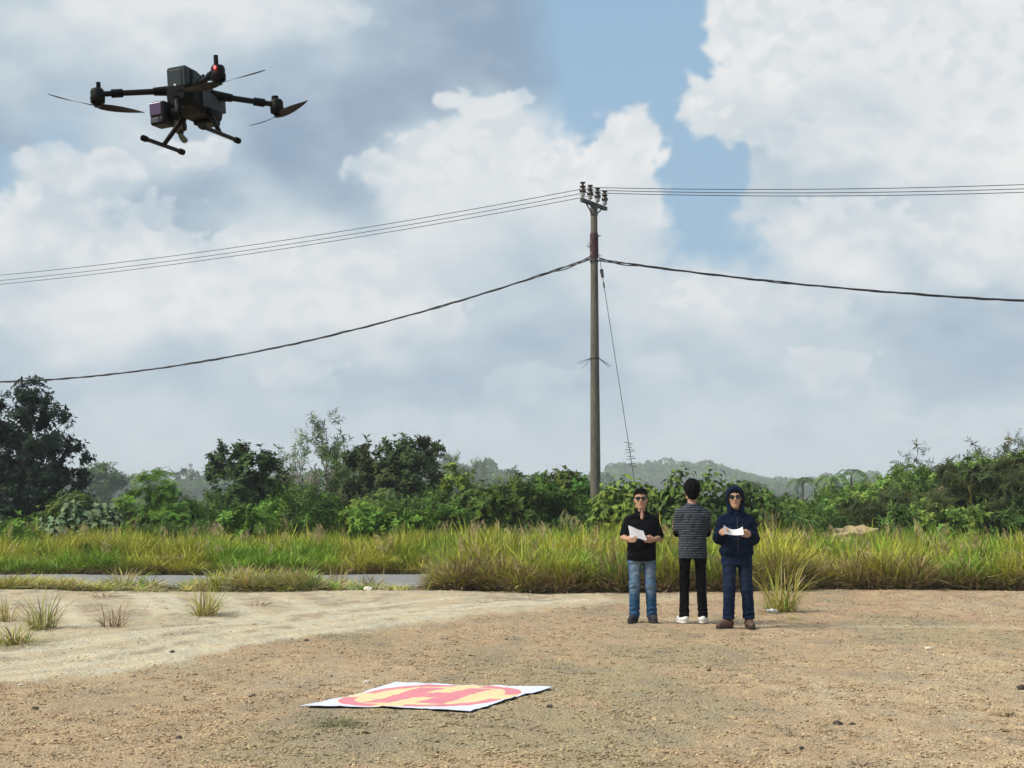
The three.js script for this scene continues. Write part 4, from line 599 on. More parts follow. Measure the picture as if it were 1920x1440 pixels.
      for (let j = 0; j < n; j++) for (let k = 0; k < 2; k++) { const b = j * 3 + k; idx.push(b, b + 3, b + 1, b + 1, b + 3, b + 4); }
      const g = new THREE.BufferGeometry(); g.setAttribute('position', new THREE.Float32BufferAttribute(pos, 3)); g.setIndex(idx); g.computeVertexNormals(); part(pr, 'blade', g.translate(mx, -0.016, mz), dull(0.007, 0.0075, 0.012, 0.4, 0.3));
    }
    if (i === 1) { const lamp = part(mo, 'red_lamp', new THREE.SphereGeometry(0.0062, 14, 10).scale(1, 1.25, 0.7).translate(mx + 0.004, 0.052, mz + 0.033), new THREE.MeshStandardMaterial({ color: rgb(0.6, 0.03, 0.03), emissive: rgb(3.2, 0.16, 0.14), roughness: 0.4 }), 'glowing red signal lamp'); const l = new THREE.PointLight(rgb(1, 0.08, 0.06), 0.006); l.position.set(mx + 0.004, 0.052, mz + 0.046); l.name = 'lamp_light'; l.castShadow = true; D.add(l); lamp.userData.lit = true; }
  });
  // landing gear
  for (const [sx, hx, hy] of [[-0.19, -0.06, -0.165], [0.14, 0.07, -0.155]]) {
    const leg = part(D, 'landing_leg', rod(V(hx, -0.02, -0.02), V(sx, hy, 0.0), 0.0135, 0.0115, 12), carbon); part(leg, 'leg_collar', rod(V(hx, -0.02, -0.02), V(mix(hx, sx, 0.3), mix(-0.02, hy, 0.3), -0.015), 0.02, 0.016, 12), hull);
    const sk = part(D, 'skid', rod(V(sx, hy, -0.16), V(sx, hy, 0.16), 0.0105, 0.0105, 12), carbon); for (const z of [-0.16, 0.16]) part(sk, 'rubber_tip', rod(V(sx, hy, z - 0.014), V(sx, hy, z + 0.014), 0.0155, 0.0155, 14), rubber);
  }
  // stabilised camera under the nose
  const cam = part(D, 'gimbal_camera', new RoundedBoxGeometry(0.085, 0.115, 0.09, 3, 0.012).translate(-0.045, -0.082, 0.215), black);
  part(cam, 'lens_window', new RoundedBoxGeometry(0.064, 0.06, 0.006, 2, 0.004).translate(-0.052, -0.062, 0.2605), new THREE.MeshPhysicalMaterial({ color: rgb(0.05, 0.022, 0.075), roughness: 0.12, clearcoat: 1, clearcoatRoughness: 0.05 }), 'purple tinted lens window');
  part(cam, 'small_lens', new THREE.CylinderGeometry(0.011, 0.011, 0.008, 16).rotateX(Math.PI / 2).translate(-0.03, -0.117, 0.261), mat(0.02, 0.02, 0.03, 0.15)); part(cam, 'lens_plate', new RoundedBoxGeometry(0.066, 0.024, 0.005, 2, 0.003).translate(-0.05, -0.117, 0.2595), mat(0.045, 0.045, 0.05, 0.4));
  part(cam, 'gimbal_arm', rod(V(0.0, -0.085, 0.2), V(0.035, -0.085, 0.19), 0.032, 0.03, 16), hull); part(cam, 'gimbal_yoke', rod(V(0.03, -0.09, 0.19), V(0.0, 0.0, 0.15), 0.016, 0.02, 12), hull); part(cam, 'gimbal_mount', new THREE.CylinderGeometry(0.035, 0.03, 0.045, 18).translate(-0.005, -0.005, 0.14), black);
  put(D, 'drone', 'black quadcopter drone hovering with camera, landing skids and red lamp', 'drone');
}
console.log('drone');

// ---------------------------------------------------------------- litter and loose stones
{
  const c = gp(1450, 1150), root = new THREE.Group(); root.position.set(c.x, groundH(c.x, c.z) + 0.03, c.z); root.rotation.set(0, 0.5, 0);
  part(root, 'bottle_body', new THREE.LatheGeometry([[0, -0.07], [0.026, -0.07], [0.03, -0.062], [0.03, 0.03], [0.026, 0.045], [0.014, 0.06], [0.0135, 0.078]].map(([a, b]) => new THREE.Vector2(a, b)), 20).rotateZ(Math.PI / 2 - 0.15), mat(0.72, 0.74, 0.78, 0.35));
  part(root, 'cap', new THREE.CylinderGeometry(0.016, 0.016, 0.02, 16).rotateZ(Math.PI / 2 - 0.15).translate(-0.086, 0.013, 0), mat(0.45, 0.55, 0.75, 0.4));
  put(root, 'bottle', 'small white plastic bottle lying at the foot of the grass clump', 'bottle');
  const stone = (s) => { const g = mergeVertices(new THREE.IcosahedronGeometry(1, 2).deleteAttribute('uv').deleteAttribute('normal')), p = g.attributes.position; for (let i = 0; i < p.count; i++) { const k = 1 + 0.5 * fbm3(p.getX(i) + s * 3.3, p.getY(i), p.getZ(i), 3); p.setXYZ(i, p.getX(i) * k * 1.3, p.getY(i) * k * 0.65, p.getZ(i) * k); } const h = g.toNonIndexed(); h.computeVertexNormals(); return h; };
  const dk = mat(0.05, 0.042, 0.035, 0.9), lt = mat(0.55, 0.5, 0.42, 0.9), tn = mat(0.22, 0.17, 0.12, 0.9);
  for (const [px, py, r, m, lab] of [[66, 1337, 5, dk, 'flat dark stone on the gravel near the pale sand'], [335, 1388, 6, dk, 'dark rough stone on open gravel'], [472, 1303, 6, tn, 'brown clod on the gravel beside the mat'], [1570, 1356, 7, dk, 'dark broken stone on the red-brown gravel'], [1598, 1357, 4, dk, 'dark flat chip lying next to a broken stone'], [1917, 1292, 9, dk, 'black lump lying on the gravel by itself'], [323, 1220, 4, dk, 'little dark stone at the edge of the pale sand'], [575, 1202, 4, dk, 'small black pebble on the pale track'], [1740, 1214, 5, lt, 'pale stone on the gravel behind the olive patch'], [688, 1279, 5, lt, 'cream coloured stone behind the mat'], [1030, 1331, 5, dk, 'thin dark chip right beside the mat'], [1503, 1404, 5, dk, 'dark chip on the gravel before the broken stone'], [38, 1289, 4, lt, 'white stone where gravel meets the sand'], [1485, 1104, 8, lt, 'pale lump of earth at the grass edge'], [690, 1108, 8, lt, 'pale flat clod near the road verge']]) {
    const c2 = gp(px, py), k = r * -c2.z / F, o = new THREE.Mesh(stone(px), m); o.scale.setScalar(k); o.position.set(c2.x, groundH(c2.x, c2.z) + k * 0.3, c2.z); o.rotation.y = px; put(o, 'stone', lab, 'stone');
  }
}
// ---------------------------------------------------------------- people: smooth bodies meshed from distance fields
const smin = (a, b, k) => { const h = Math.max(k - Math.abs(a - b), 0) / k; return Math.min(a, b) - h * h * k * 0.25; };
const cone = (a, b, ra, rb) => { const bx = b[0] - a[0], by = b[1] - a[1], bz = b[2] - a[2], l = bx * bx + by * by + bz * bz || 1e-9; return (x, y, z) => { const px = x - a[0], py = y - a[1], pz = z - a[2], t = clamp((px * bx + py * by + pz * bz) / l); return Math.hypot(px - bx * t, py - by * t, pz - bz * t) - mix(ra, rb, t); }; };
const egg = (c, r) => { const m = Math.min(...r); return (x, y, z) => { const a = (x - c[0]) / r[0], b = (y - c[1]) / r[1], d = (z - c[2]) / r[2], k = Math.hypot(a, b, d); return (k - 1) * m * (k < 1 ? 1 : Math.hypot(x - c[0], y - c[1], z - c[2]) / (k * m)); }; };
const column = (rows) => (x, y, z) => {                              // rows of [y, half width, half depth, centre z]
  let i = 0; while (i < rows.length - 2 && y > rows[i + 1][0]) i++; const a = rows[i], b = rows[i + 1], u = clamp((y - a[0]) / (b[0] - a[0])), t = u * u * (3 - 2 * u), w = mix(a[1], b[1], t), d = mix(a[2], b[2], t), c = mix(a[3] || 0, b[3] || 0, t);
  const q = Math.pow(Math.pow(Math.abs(x) / w, 2.4) + Math.pow(Math.abs(z - c) / d, 2.4), 1 / 2.4), e = (q - 1) * Math.min(w, d), lo = rows[0][0] - y, hi = y - rows[rows.length - 1][0]; return Math.max(e, lo, hi);
};
const union = (list, k) => (x, y, z) => { let d = list[0](x, y, z); for (let i = 1; i < list.length; i++) d = smin(d, list[i](x, y, z), k); return d; };
function nets(f, lo, hi, c) {                                        // naive surface nets
  const nx = Math.ceil((hi[0] - lo[0]) / c) + 1, ny = Math.ceil((hi[1] - lo[1]) / c) + 1, nz = Math.ceil((hi[2] - lo[2]) / c) + 1, S = new Float32Array(nx * ny * nz), I = (i, j, k) => (k * ny + j) * nx + i;
  for (let k = 0; k < nz; k++) for (let j = 0; j < ny; j++) for (let i = 0; i < nx; i++) S[I(i, j, k)] = f(lo[0] + i * c, lo[1] + j * c, lo[2] + k * c);
  const id = new Int32Array(nx * ny * nz).fill(-1), pos = [], nor = [], idx = [];
  for (let k = 0; k < nz - 1; k++) for (let j = 0; j < ny - 1; j++) for (let i = 0; i < nx - 1; i++) {
    let n = 0, sx = 0, sy = 0, sz = 0; const v = []; for (let q = 0; q < 8; q++) v.push(S[I(i + (q & 1), j + ((q >> 1) & 1), k + (q >> 2))]);
    if (v.every((a) => a < 0) || v.every((a) => a >= 0)) continue;
    for (const [a, b] of [[0, 1], [2, 3], [4, 5], [6, 7], [0, 2], [1, 3], [4, 6], [5, 7], [0, 4], [1, 5], [2, 6], [3, 7]]) if ((v[a] < 0) !== (v[b] < 0)) { const t = v[a] / (v[a] - v[b]); sx += mix(a & 1, b & 1, t); sy += mix((a >> 1) & 1, (b >> 1) & 1, t); sz += mix(a >> 2, b >> 2, t); n++; }
    id[I(i, j, k)] = pos.length / 3; const x = lo[0] + (i + sx / n) * c, y = lo[1] + (j + sy / n) * c, z = lo[2] + (k + sz / n) * c, e = c * 0.5; pos.push(x, y, z);
    const g = V(f(x + e, y, z) - f(x - e, y, z), f(x, y + e, z) - f(x, y - e, z), f(x, y, z + e) - f(x, y, z - e)).normalize(); nor.push(g.x, g.y, g.z);
  }
  for (let k = 1; k < nz - 1; k++) for (let j = 1; j < ny - 1; j++) for (let i = 1; i < nx - 1; i++) {
    const s = S[I(i, j, k)] < 0; const face = (o, a, b, d, e) => { if ([a, b, d, e].some((q) => id[q] < 0)) return; const [A, B, C, E2] = [id[a], id[b], id[d], id[e]]; o ? idx.push(A, B, C, B, E2, C) : idx.push(A, C, B, B, C, E2); };
    if (s !== S[I(i + 1, j, k)] < 0) face(s, I(i, j - 1, k - 1), I(i, j, k - 1), I(i, j - 1, k), I(i, j, k));
    if (s !== S[I(i, j + 1, k)] < 0) face(!s, I(i - 1, j, k - 1), I(i, j, k - 1), I(i - 1, j, k), I(i, j, k));
    if (s !== S[I(i, j, k + 1)] < 0) face(s, I(i - 1, j - 1, k), I(i, j - 1, k), I(i - 1, j, k), I(i, j, k));
  }
  const g = new THREE.BufferGeometry(); g.setAttribute('position', new THREE.Float32BufferAttribute(pos, 3)); g.setAttribute('normal', new THREE.Float32BufferAttribute(nor, 3)); g.setIndex(idx); return g;
}
const tint = (g, fn) => { const p = g.attributes.position, c = new Float32Array(p.count * 3); for (let i = 0; i < p.count; i++) c.set(fn(p.getX(i), p.getY(i), p.getZ(i)), i * 3); g.setAttribute('color', new THREE.BufferAttribute(c, 3)); return g; };
const painted = (rough, extra = {}) => new THREE.MeshPhysicalMaterial({ vertexColors: true, specularIntensity: rough > 0.7 ? 0.15 : 0.6, roughness: rough, side: THREE.DoubleSide, ...extra });
const dullCloth = (r, g, b) => new THREE.MeshPhysicalMaterial({ color: rgb(r, g, b), roughness: 0.95, specularIntensity: 0.15, side: THREE.DoubleSide });
const SKIN = [0.4, 0.235, 0.155];

// a hand pinching a sheet: fingers along +x in front of it, thumb behind; wrist at the origin, back of the hand towards +z
function handShape() {
  const l = [cone([0, 0, 0], [0.03, 0, 0], 0.024, 0.026), egg([0.05, 0, 0], [0.05, 0.042, 0.017]), cone([0.08, 0.028, 0.0], [0.08, -0.028, 0], 0.014, 0.013)];
  const fingers = [[0.03, 0.074, 0.0095], [0.0105, 0.083, 0.0095], [-0.0105, 0.077, 0.009], [-0.03, 0.06, 0.0082]];
  const list = [union(l, 0.02)];
  for (const [y, len, r] of fingers) { let p = [0.083, y, 0.002], a = 0.12; for (const [f, bend] of [[0.45, 0.35], [0.32, 0.4], [0.23, 0.25]]) { const q = [p[0] + Math.cos(a) * len * f, p[1] * 0.985, p[2] - Math.sin(a) * len * f]; list.push(cone(p, q, r, r * 0.9)); p = q; a += bend; } }
  list.push(cone([0.02, 0.024, -0.008], [0.05, 0.046, -0.026], 0.015, 0.0125), cone([0.05, 0.046, -0.026], [0.088, 0.04, -0.04], 0.0125, 0.0095));
  const f = union(list, 0.006); return nets(f, [-0.03, -0.06, -0.06], [0.2, 0.075, 0.04], 0.0042);
}
const HAND = handShape(), HAND_M = (() => { const g = HAND.clone(); g.scale(-1, 1, 1); const n = g.attributes.normal; g.index.array.reverse(); return g; })();
const place = (g, m) => g.clone().applyMatrix4(m);

function headShape() {
  const base = union([egg([0, 0.03, -0.012], [0.076, 0.094, 0.093]), egg([0, -0.035, 0.018], [0.063, 0.078, 0.07]), cone([0, -0.093, 0.06], [0, -0.088, 0.055], 0.022, 0.024), cone([-0.045, -0.075, 0.0], [0.0, -0.098, 0.05], 0.018, 0.02), cone([0.045, -0.075, 0], [0, -0.098, 0.05], 0.018, 0.02)], 0.035);
  const feat = union([base, egg([0, -0.05, 0.075], [0.03, 0.024, 0.016]), cone([-0.035, 0.042, 0.074], [0.035, 0.042, 0.074], 0.011, 0.011), egg([-0.038, -0.02, 0.062], [0.02, 0.017, 0.016]), egg([0.038, -0.02, 0.062], [0.02, 0.017, 0.016])], 0.02);
  const nose = union([feat, cone([0, 0.025, 0.082], [0, -0.018, 0.1], 0.009, 0.0125), egg([-0.011, -0.02, 0.09], [0.009, 0.008, 0.01]), egg([0.011, -0.02, 0.09], [0.009, 0.008, 0.01])], 0.012);
  const lips = union([nose, cone([-0.018, -0.051, 0.085], [0.018, -0.051, 0.085], 0.006, 0.006), cone([-0.015, -0.066, 0.083], [0.015, -0.066, 0.083], 0.007, 0.007)], 0.008);
  const ears = [-1, 1].map((s) => egg([s * 0.079, -0.004, -0.008], [0.01, 0.032, 0.02]));
  const all = union([lips, ...ears], 0.008), mouth = egg([0, -0.0585, 0.092], [0.02, 0.005, 0.012]);
  return (x, y, z) => Math.max(all(x, y, z), -mouth(x, y, z));
}
const HEAD_F = headShape();
function headGeo() { return tint(nets((x, y, z) => HEAD_F(x, y, z), [-0.1, -0.135, -0.125], [0.1, 0.14, 0.125], 0.0052), (x, y, z) => { const lip = Math.exp(-(((x / 0.024) ** 4) + (((y + 0.0585) / 0.012) ** 4))) * (z > 0.07 ? 1 : 0), beard = 0; return [mix(SKIN[0], 0.36, lip), mix(SKIN[1], 0.13, lip), mix(SKIN[2], 0.1, lip)]; }); }

function shades(parent, M, round) {
  const g = new THREE.Group(); const lensM = new THREE.MeshStandardMaterial({ color: rgb(0.006, 0.006, 0.008), roughness: 0.12 }), fr = mat(0.02, 0.02, 0.022, 0.3);
  const frame = part(parent, 'sunglasses', merge([rod(V(-0.014, 0.022, 0.1), V(0.014, 0.022, 0.1), 0.0022), rod(V(-0.062, 0.026, 0.082), V(-0.08, 0.012, -0.01), 0.0025), rod(V(0.062, 0.026, 0.082), V(0.08, 0.012, -0.01), 0.0025)]).applyMatrix4(M), fr);
  for (const s of [-1, 1]) { const sh = new THREE.Shape(); if (round) sh.ellipse(0, 0, 0.027, 0.0245, 0, Math.PI * 2, false, 0); else { sh.moveTo(-0.031 * s, 0.018); sh.quadraticCurveTo(0, 0.027, 0.026 * s, 0.018); sh.quadraticCurveTo(0.03 * s, -0.008, 0.004 * s, -0.027); sh.quadraticCurveTo(-0.03 * s, -0.022, -0.031 * s, 0.018); } const e = new THREE.ExtrudeGeometry(sh, { depth: 0.003, bevelEnabled: true, bevelSize: 0.002, bevelThickness: 0.0015, bevelSegments: 2, curveSegments: 16 }); e.rotateY(s * 0.28); e.translate(s * 0.036, 0.013, s ? 0.0915 : 0); part(frame, 'lens', e.applyMatrix4(M), lensM); }
  return frame;
}
function footMatrix([x, z, yaw]) { return new THREE.Matrix4().makeTranslation(x, 0, z).multiply(new THREE.Matrix4().makeRotationY(yaw)); }
function shoeGeos(boot) {
  const up = union([cone([0, 0.055, -0.085], [0, 0.05, -0.02], 0.042, 0.044), cone([0, 0.05, -0.04], [0, 0.042, 0.085], 0.045, 0.036), cone([0, 0.06, -0.065], [0, boot ? 0.15 : 0.085, -0.065], 0.044, boot ? 0.05 : 0.042), cone([0, 0.075, -0.03], [0, 0.06, 0.04], 0.03, 0.03)], 0.03);
  const upper = (x, y, z) => Math.max(up(x * 0.97, y, z), 0.022 - y), sole = (x, y, z) => { const w = 0.046 - 0.006 * sstep(0.03, 0.13, z) - 0.006 * sstep(-0.05, -0.12, z); const q = cone([0, 0, -0.08], [0, 0, 0.088], w, w)(x, 0, z); return Math.max(q, y - 0.03, 0.002 - y); };
  return [nets(upper, [-0.07, -0.01, -0.15], [0.07, 0.22, 0.14], 0.007), nets(sole, [-0.07, -0.012, -0.15], [0.07, 0.045, 0.15], 0.007)];
}
function person(label, spot, heading, o) {
  const root = new THREE.Group(); root.position.copy(spot); root.rotation.y = heading; root.scale.setScalar(o.scale);
  const cloth = (x, y, z, a = 0.004) => a * (n3(x * 11, y * 7, z * 11) + 0.6 * n3(x * 24 + 3, y * 15, z * 24) + 1.1 * (1 - 2.2 * Math.abs(n3(x * 7 + y * 5, y * 9 - x * 4, z * 6 + 2))));
  const sh = (s) => [s * o.shoulder, 1.272, -0.005], hip = (s) => [s * 0.088, 0.87, 0], el = o.elbows, wr = o.wrists;
  const ank = o.feet.map(([x, z, yaw]) => [x - Math.sin(yaw) * 0.06, 0.1, z - Math.cos(yaw) * 0.06]);
  const knee = o.feet.map((f, i) => { const s = i ? 1 : -1; return [mix(hip(s)[0], ank[i][0], 0.5) + s * (o.kneeOut ?? 0.0), 0.475, mix(0, ank[i][2], 0.5) + 0.025]; });
  // the body, one continuous skin
  const torso = column([[0.78, 0.125, 0.08], [0.95, 0.13, 0.085], [1.1, 0.13, 0.085], [1.24, 0.14, 0.09], [1.34, 0.1, 0.07], [1.39, 0.055, 0.05]]);
  const bodyF = union([torso, cone([0, 1.33, 0.0], [0, 1.48, 0.006], 0.046, 0.053), ...[0, 1].flatMap((i) => { const s = i ? 1 : -1; return [cone(sh(s), el[i], 0.044, 0.04), cone(el[i], wr[i], 0.041, 0.027), cone(hip(s), knee[i], 0.065, 0.046), cone(knee[i], ank[i], 0.046, 0.036), cone(ank[i], [o.feet[i][0] + Math.sin(o.feet[i][2]) * 0.06, 0.045, o.feet[i][1] + Math.cos(o.feet[i][2]) * 0.06], 0.036, 0.03)]; })], 0.03);
  const body = [tint(nets(bodyF, [-0.42, 0.0, -0.25], [0.42, 1.5, 0.42], 0.0125), () => SKIN)];
  const HM = new THREE.Matrix4().makeTranslation(o.head[0], o.head[1], o.head[2]).multiply(new THREE.Matrix4().makeRotationFromEuler(new THREE.Euler(o.head[4], o.head[3], o.head[5], 'YXZ')));
  body.push(place(headGeo(), HM));
  o.hands.forEach((h, i) => { if (!h) return; const x = V(...h.x).normalize().multiplyScalar(i ? -1 : 1), y0 = V(...h.y), z = V(0, 0, 0).crossVectors(x, y0).normalize(), y = V(0, 0, 0).crossVectors(z, x), m = new THREE.Matrix4().makeBasis(x, y, z).setPosition(...wr[i]); body.push(tint(place(i ? HAND_M : HAND, m), () => SKIN)); });
  const bodyMesh = part(root, 'body', mergeGeometries(body), painted(0.55));
  // clothes
  const t = o.top, hem = t.hem, rows = t.rows;
  const topF0 = union([column(rows), ...[-1, 1].map((s) => cone([s * 0.035, 1.37, -0.012], [s * (o.shoulder - 0.012), 1.283, -0.006], 0.04, 0.048 + t.ease * 0.6)), ...(t.collar ? [cone([0, 1.36, -0.015], [0, 1.4, -0.014], 0.078, 0.068)] : []), ...[0, 1].flatMap((i) => { const s = i ? 1 : -1, a = sh(s), e = el[i], c = t.sleeve, end = a.map((v, k) => mix(v, e[k], Math.min(1, c))); const list = [cone(a, end, 0.052 + t.ease, 0.05 + t.ease)]; if (c > 1) list.push(cone(e, wr[i].map((v, k) => mix(e[k], v, c - 1)), 0.048 + t.ease, 0.034 + t.ease)); return list; })], 0.045);
  const topF = (x, y, z) => { let d = topF0(x, y, z) + cloth(x, y, z, t.fold) + (t.bulge ? t.bulge * Math.sin((y - hem) * 30) * Math.exp(-(((y - hem - 0.05) / 0.05) ** 2)) : 0); if (y < 1.0 && Math.abs(x) < 0.3 && z < 0.2) d = Math.max(d, hem + (t.curve || 0) * (1 - (x / 0.2) ** 2) * -1 - y); if (t.vneck) d = Math.max(d, -(Math.max(0.055 * 0 + Math.abs(x) - 0.42 * (y - 1.315), 0.045 - z) )); return d; };
  const topG = nets(topF, [-0.44, hem - 0.06, -0.28], [0.44, 1.5, 0.4], 0.0095);
  if (t.stripes) { const p = topG.attributes.position, uv = new Float32Array(p.count * 2); for (let i = 0; i < p.count; i++) { uv[i * 2] = p.getX(i) * 4; uv[i * 2 + 1] = (p.getY(i) + 0.004 * n2(p.getX(i) * 6, p.getZ(i) * 6)) / 0.028; } topG.setAttribute('uv', new THREE.BufferAttribute(uv, 2)); }
  const topM = part(root, t.name, topG, t.mat, t.label);
  const p = o.pants, legs = [0, 1].flatMap((i) => { const s = i ? 1 : -1, A = ank[i]; return [cone(hip(s), knee[i], 0.093 * p.fat, 0.07 * p.fat), cone(knee[i], [A[0], p.cuff, A[2]], 0.07 * p.fat, p.ankle)]; });
  const pantF0 = union([column([[0.76, 0.165 * p.fat, 0.112], [0.86, 0.165 * p.fat, 0.115], [0.95, 0.145 * p.fat, 0.1]]), ...legs], 0.04);
  const pantF = (x, y, z) => Math.max(pantF0(x, y, z) + cloth(x, y, z, 0.0024) + 0.005 * Math.sin(y * 105 + 3 * n3(x * 8, y * 4, z * 8)) * (Math.exp(-(((y - 0.15) / 0.07) ** 2)) + 0.45 * Math.exp(-(((y - 0.47) / 0.07) ** 2))), p.cuff - 0.022 - y);
  const pantG = tint(nets(pantF, [-0.36, 0.02, -0.25], [0.36, 1.01, 0.25], 0.0095), p.color); part(root, p.name, pantG, painted(0.85), p.label);
  if (t.belt) part(root, 'belt', nets((x, y, z) => Math.max(pantF0(x, y, z) - 0.006, Math.abs(y - 0.93) - 0.02), [-0.25, 0.9, -0.2], [0.25, 0.96, 0.2], 0.0095), mat(0.02, 0.015, 0.012, 0.5));
  const [ug, sg] = shoeGeos(o.shoe.boot); o.feet.forEach((f) => { const m = footMatrix(f), s = part(root, o.shoe.name, place(ug, m), o.shoe.upper); part(s, 'sole', place(sg, m), o.shoe.sole); const lc = []; for (let k = 0; k < 4; k++) lc.push(rod(V(-0.022, 0.09 - 0.006 * k, -0.012 + 0.017 * k), V(0.022, 0.09 - 0.006 * k, -0.006 + 0.017 * k), 0.0035)); part(s, 'laces', merge(lc).applyMatrix4(m), o.shoe.lace); });
  if (o.hair) part(root, 'hair', place(nets(o.hair, [-0.13, -0.14, -0.15], [0.13, 0.19, 0.14], 0.0055), HM), dullCloth(0.0045, 0.004, 0.004));
  if (o.shades) shades(root, HM, o.shades === 'round');
  if (o.extra) o.extra(root, HM, topF);
  return put(root, 'person', label, 'person');
}
const strand = (x, y, z) => 0.0045 * n3(x * 55, y * 26, z * 55) + 0.005 * n3(x * 24 + 7, y * 18, z * 24);
const shortHair = (x, y, z) => { const cap = union([egg([0, 0.045, -0.018], [0.089, 0.1, 0.1]), egg([0.005, 0.1, 0.02], [0.072, 0.05, 0.075])], 0.03)(x, y, z), face = Math.max(0.012 - z, y - (0.082 + 0.01 * n2(x * 30, 3) - 0.25 * Math.max(0, Math.abs(x) - 0.05)), -0.2 - y); return Math.max(cap + strand(x, y, z), -face, -(y + 0.045 + 0.9 * Math.max(0, z + 0.02))); };
const bushyHair = (x, y, z) => Math.max(union([egg([0, 0.045, -0.02], [0.1, 0.112, 0.108]), egg([0, -0.03, -0.055], [0.07, 0.07, 0.05])], 0.04)(x, y, z) + strand(x, y, z) * 0.75, -(y + 0.105), -Math.max(0.03 - z, y - 0.07));
const fringe = (x, y, z) => Math.max(egg([0, 0.045, -0.012], [0.083, 0.096, 0.1])(x, y, z) + strand(x, y, z), 0.055 + 0.02 * n2(x * 30, 1) - y);
const denim = (x, y, z, base, worn) => { const k = 1 + 0.07 * n3(x * 40, y * 16, z * 40), th = Math.exp(-(((y - 0.66) / 0.13) ** 2)) * sstep(0.03, 0.09, z) * (0.75 + 0.3 * n3(x * 10, y * 9, z)), kn = Math.exp(-(((y - 0.43) / 0.08) ** 2)) * sstep(0.02, 0.08, z) * (0.4 + 0.4 * n3(x * 10, y * 22, 2)), f = clamp(worn * (th + kn)); return [mix(base[0] * k, 0.3, f), mix(base[1] * k, 0.38, f), mix(base[2] * k, 0.44, f)]; };
const legWear = (f) => (x, y, z) => f(x, y, z);
// spot on the ground below a pixel
const stand = (px, py) => { const p = gp(px, py); p.y = groundH(p.x, p.z) + 0.004; return p; };
console.log('people start');

// man in black polo shirt
const P1 = stand(1204, 1170), polo = dullCloth(0.004, 0.004, 0.0055);
person('man in black polo shirt, faded blue jeans and aviator sunglasses reading a sheet', P1, 0.02, {
  scale: 0.965, shoulder: 0.156, elbows: [[-0.225, 1.075, 0.0], [0.232, 1.06, 0.0]], wrists: [[-0.21, 1.055, 0.22], [0.135, 1.05, 0.21]], feet: [[-0.125, 0.05, -0.45], [0.135, 0.05, 0.12]], head: [-0.005, 1.545, 0.0, -0.12, -0.08, 0.03],
  hands: [{ x: [0.55, 0.0, 0.75], y: [0, 1, 0] }, { x: [-0.8, 0.0, 0.5], y: [0, 1, 0] }],
  top: { name: 'polo_shirt', hem: 0.79, curve: 0.02, ease: 0.018, fold: 0.0035, sleeve: 0.82, collar: true, mat: polo, rows: [[0.74, 0.188, 0.13], [0.9, 0.185, 0.135, 0.005], [1.05, 0.184, 0.14, 0.012], [1.17, 0.182, 0.13], [1.245, 0.17, 0.115, -0.005], [1.32, 0.115, 0.088, -0.01], [1.385, 0.06, 0.058, -0.012]] },
  pants: { name: 'jeans', label: 'blue jeans with worn pale thighs and knees', fat: 0.98, cuff: 0.075, ankle: 0.068, color: (x, y, z) => denim(x, y, z, [0.026, 0.072, 0.15], 0.7) },
  shoe: { name: 'shoe', upper: mat(0.01, 0.01, 0.013, 0.8), sole: mat(0.02, 0.02, 0.022, 0.8), lace: mat(0.3, 0.3, 0.3, 0.8) }, hair: shortHair, shades: 'aviator',
  extra: (root, HM) => { const skin = part(root, 'open_collar', new THREE.BufferGeometry().copy(tint(nets(union([cone([0, 1.315, 0.072], [0, 1.41, 0.03], 0.022, 0.046)], 0.01), [-0.09, 1.28, -0.04], [0.09, 1.47, 0.12], 0.008), () => SKIN)), painted(0.55)); for (const s of [-1, 1]) part(root, 'collar_flap', new RoundedBoxGeometry(0.022, 0.105, 0.012, 2, 0.005).applyMatrix4(new THREE.Matrix4().makeRotationFromEuler(new THREE.Euler(-0.35, s * 0.25, s * 0.52))).translate(s * 0.043, 1.362, 0.078), polo); },
});
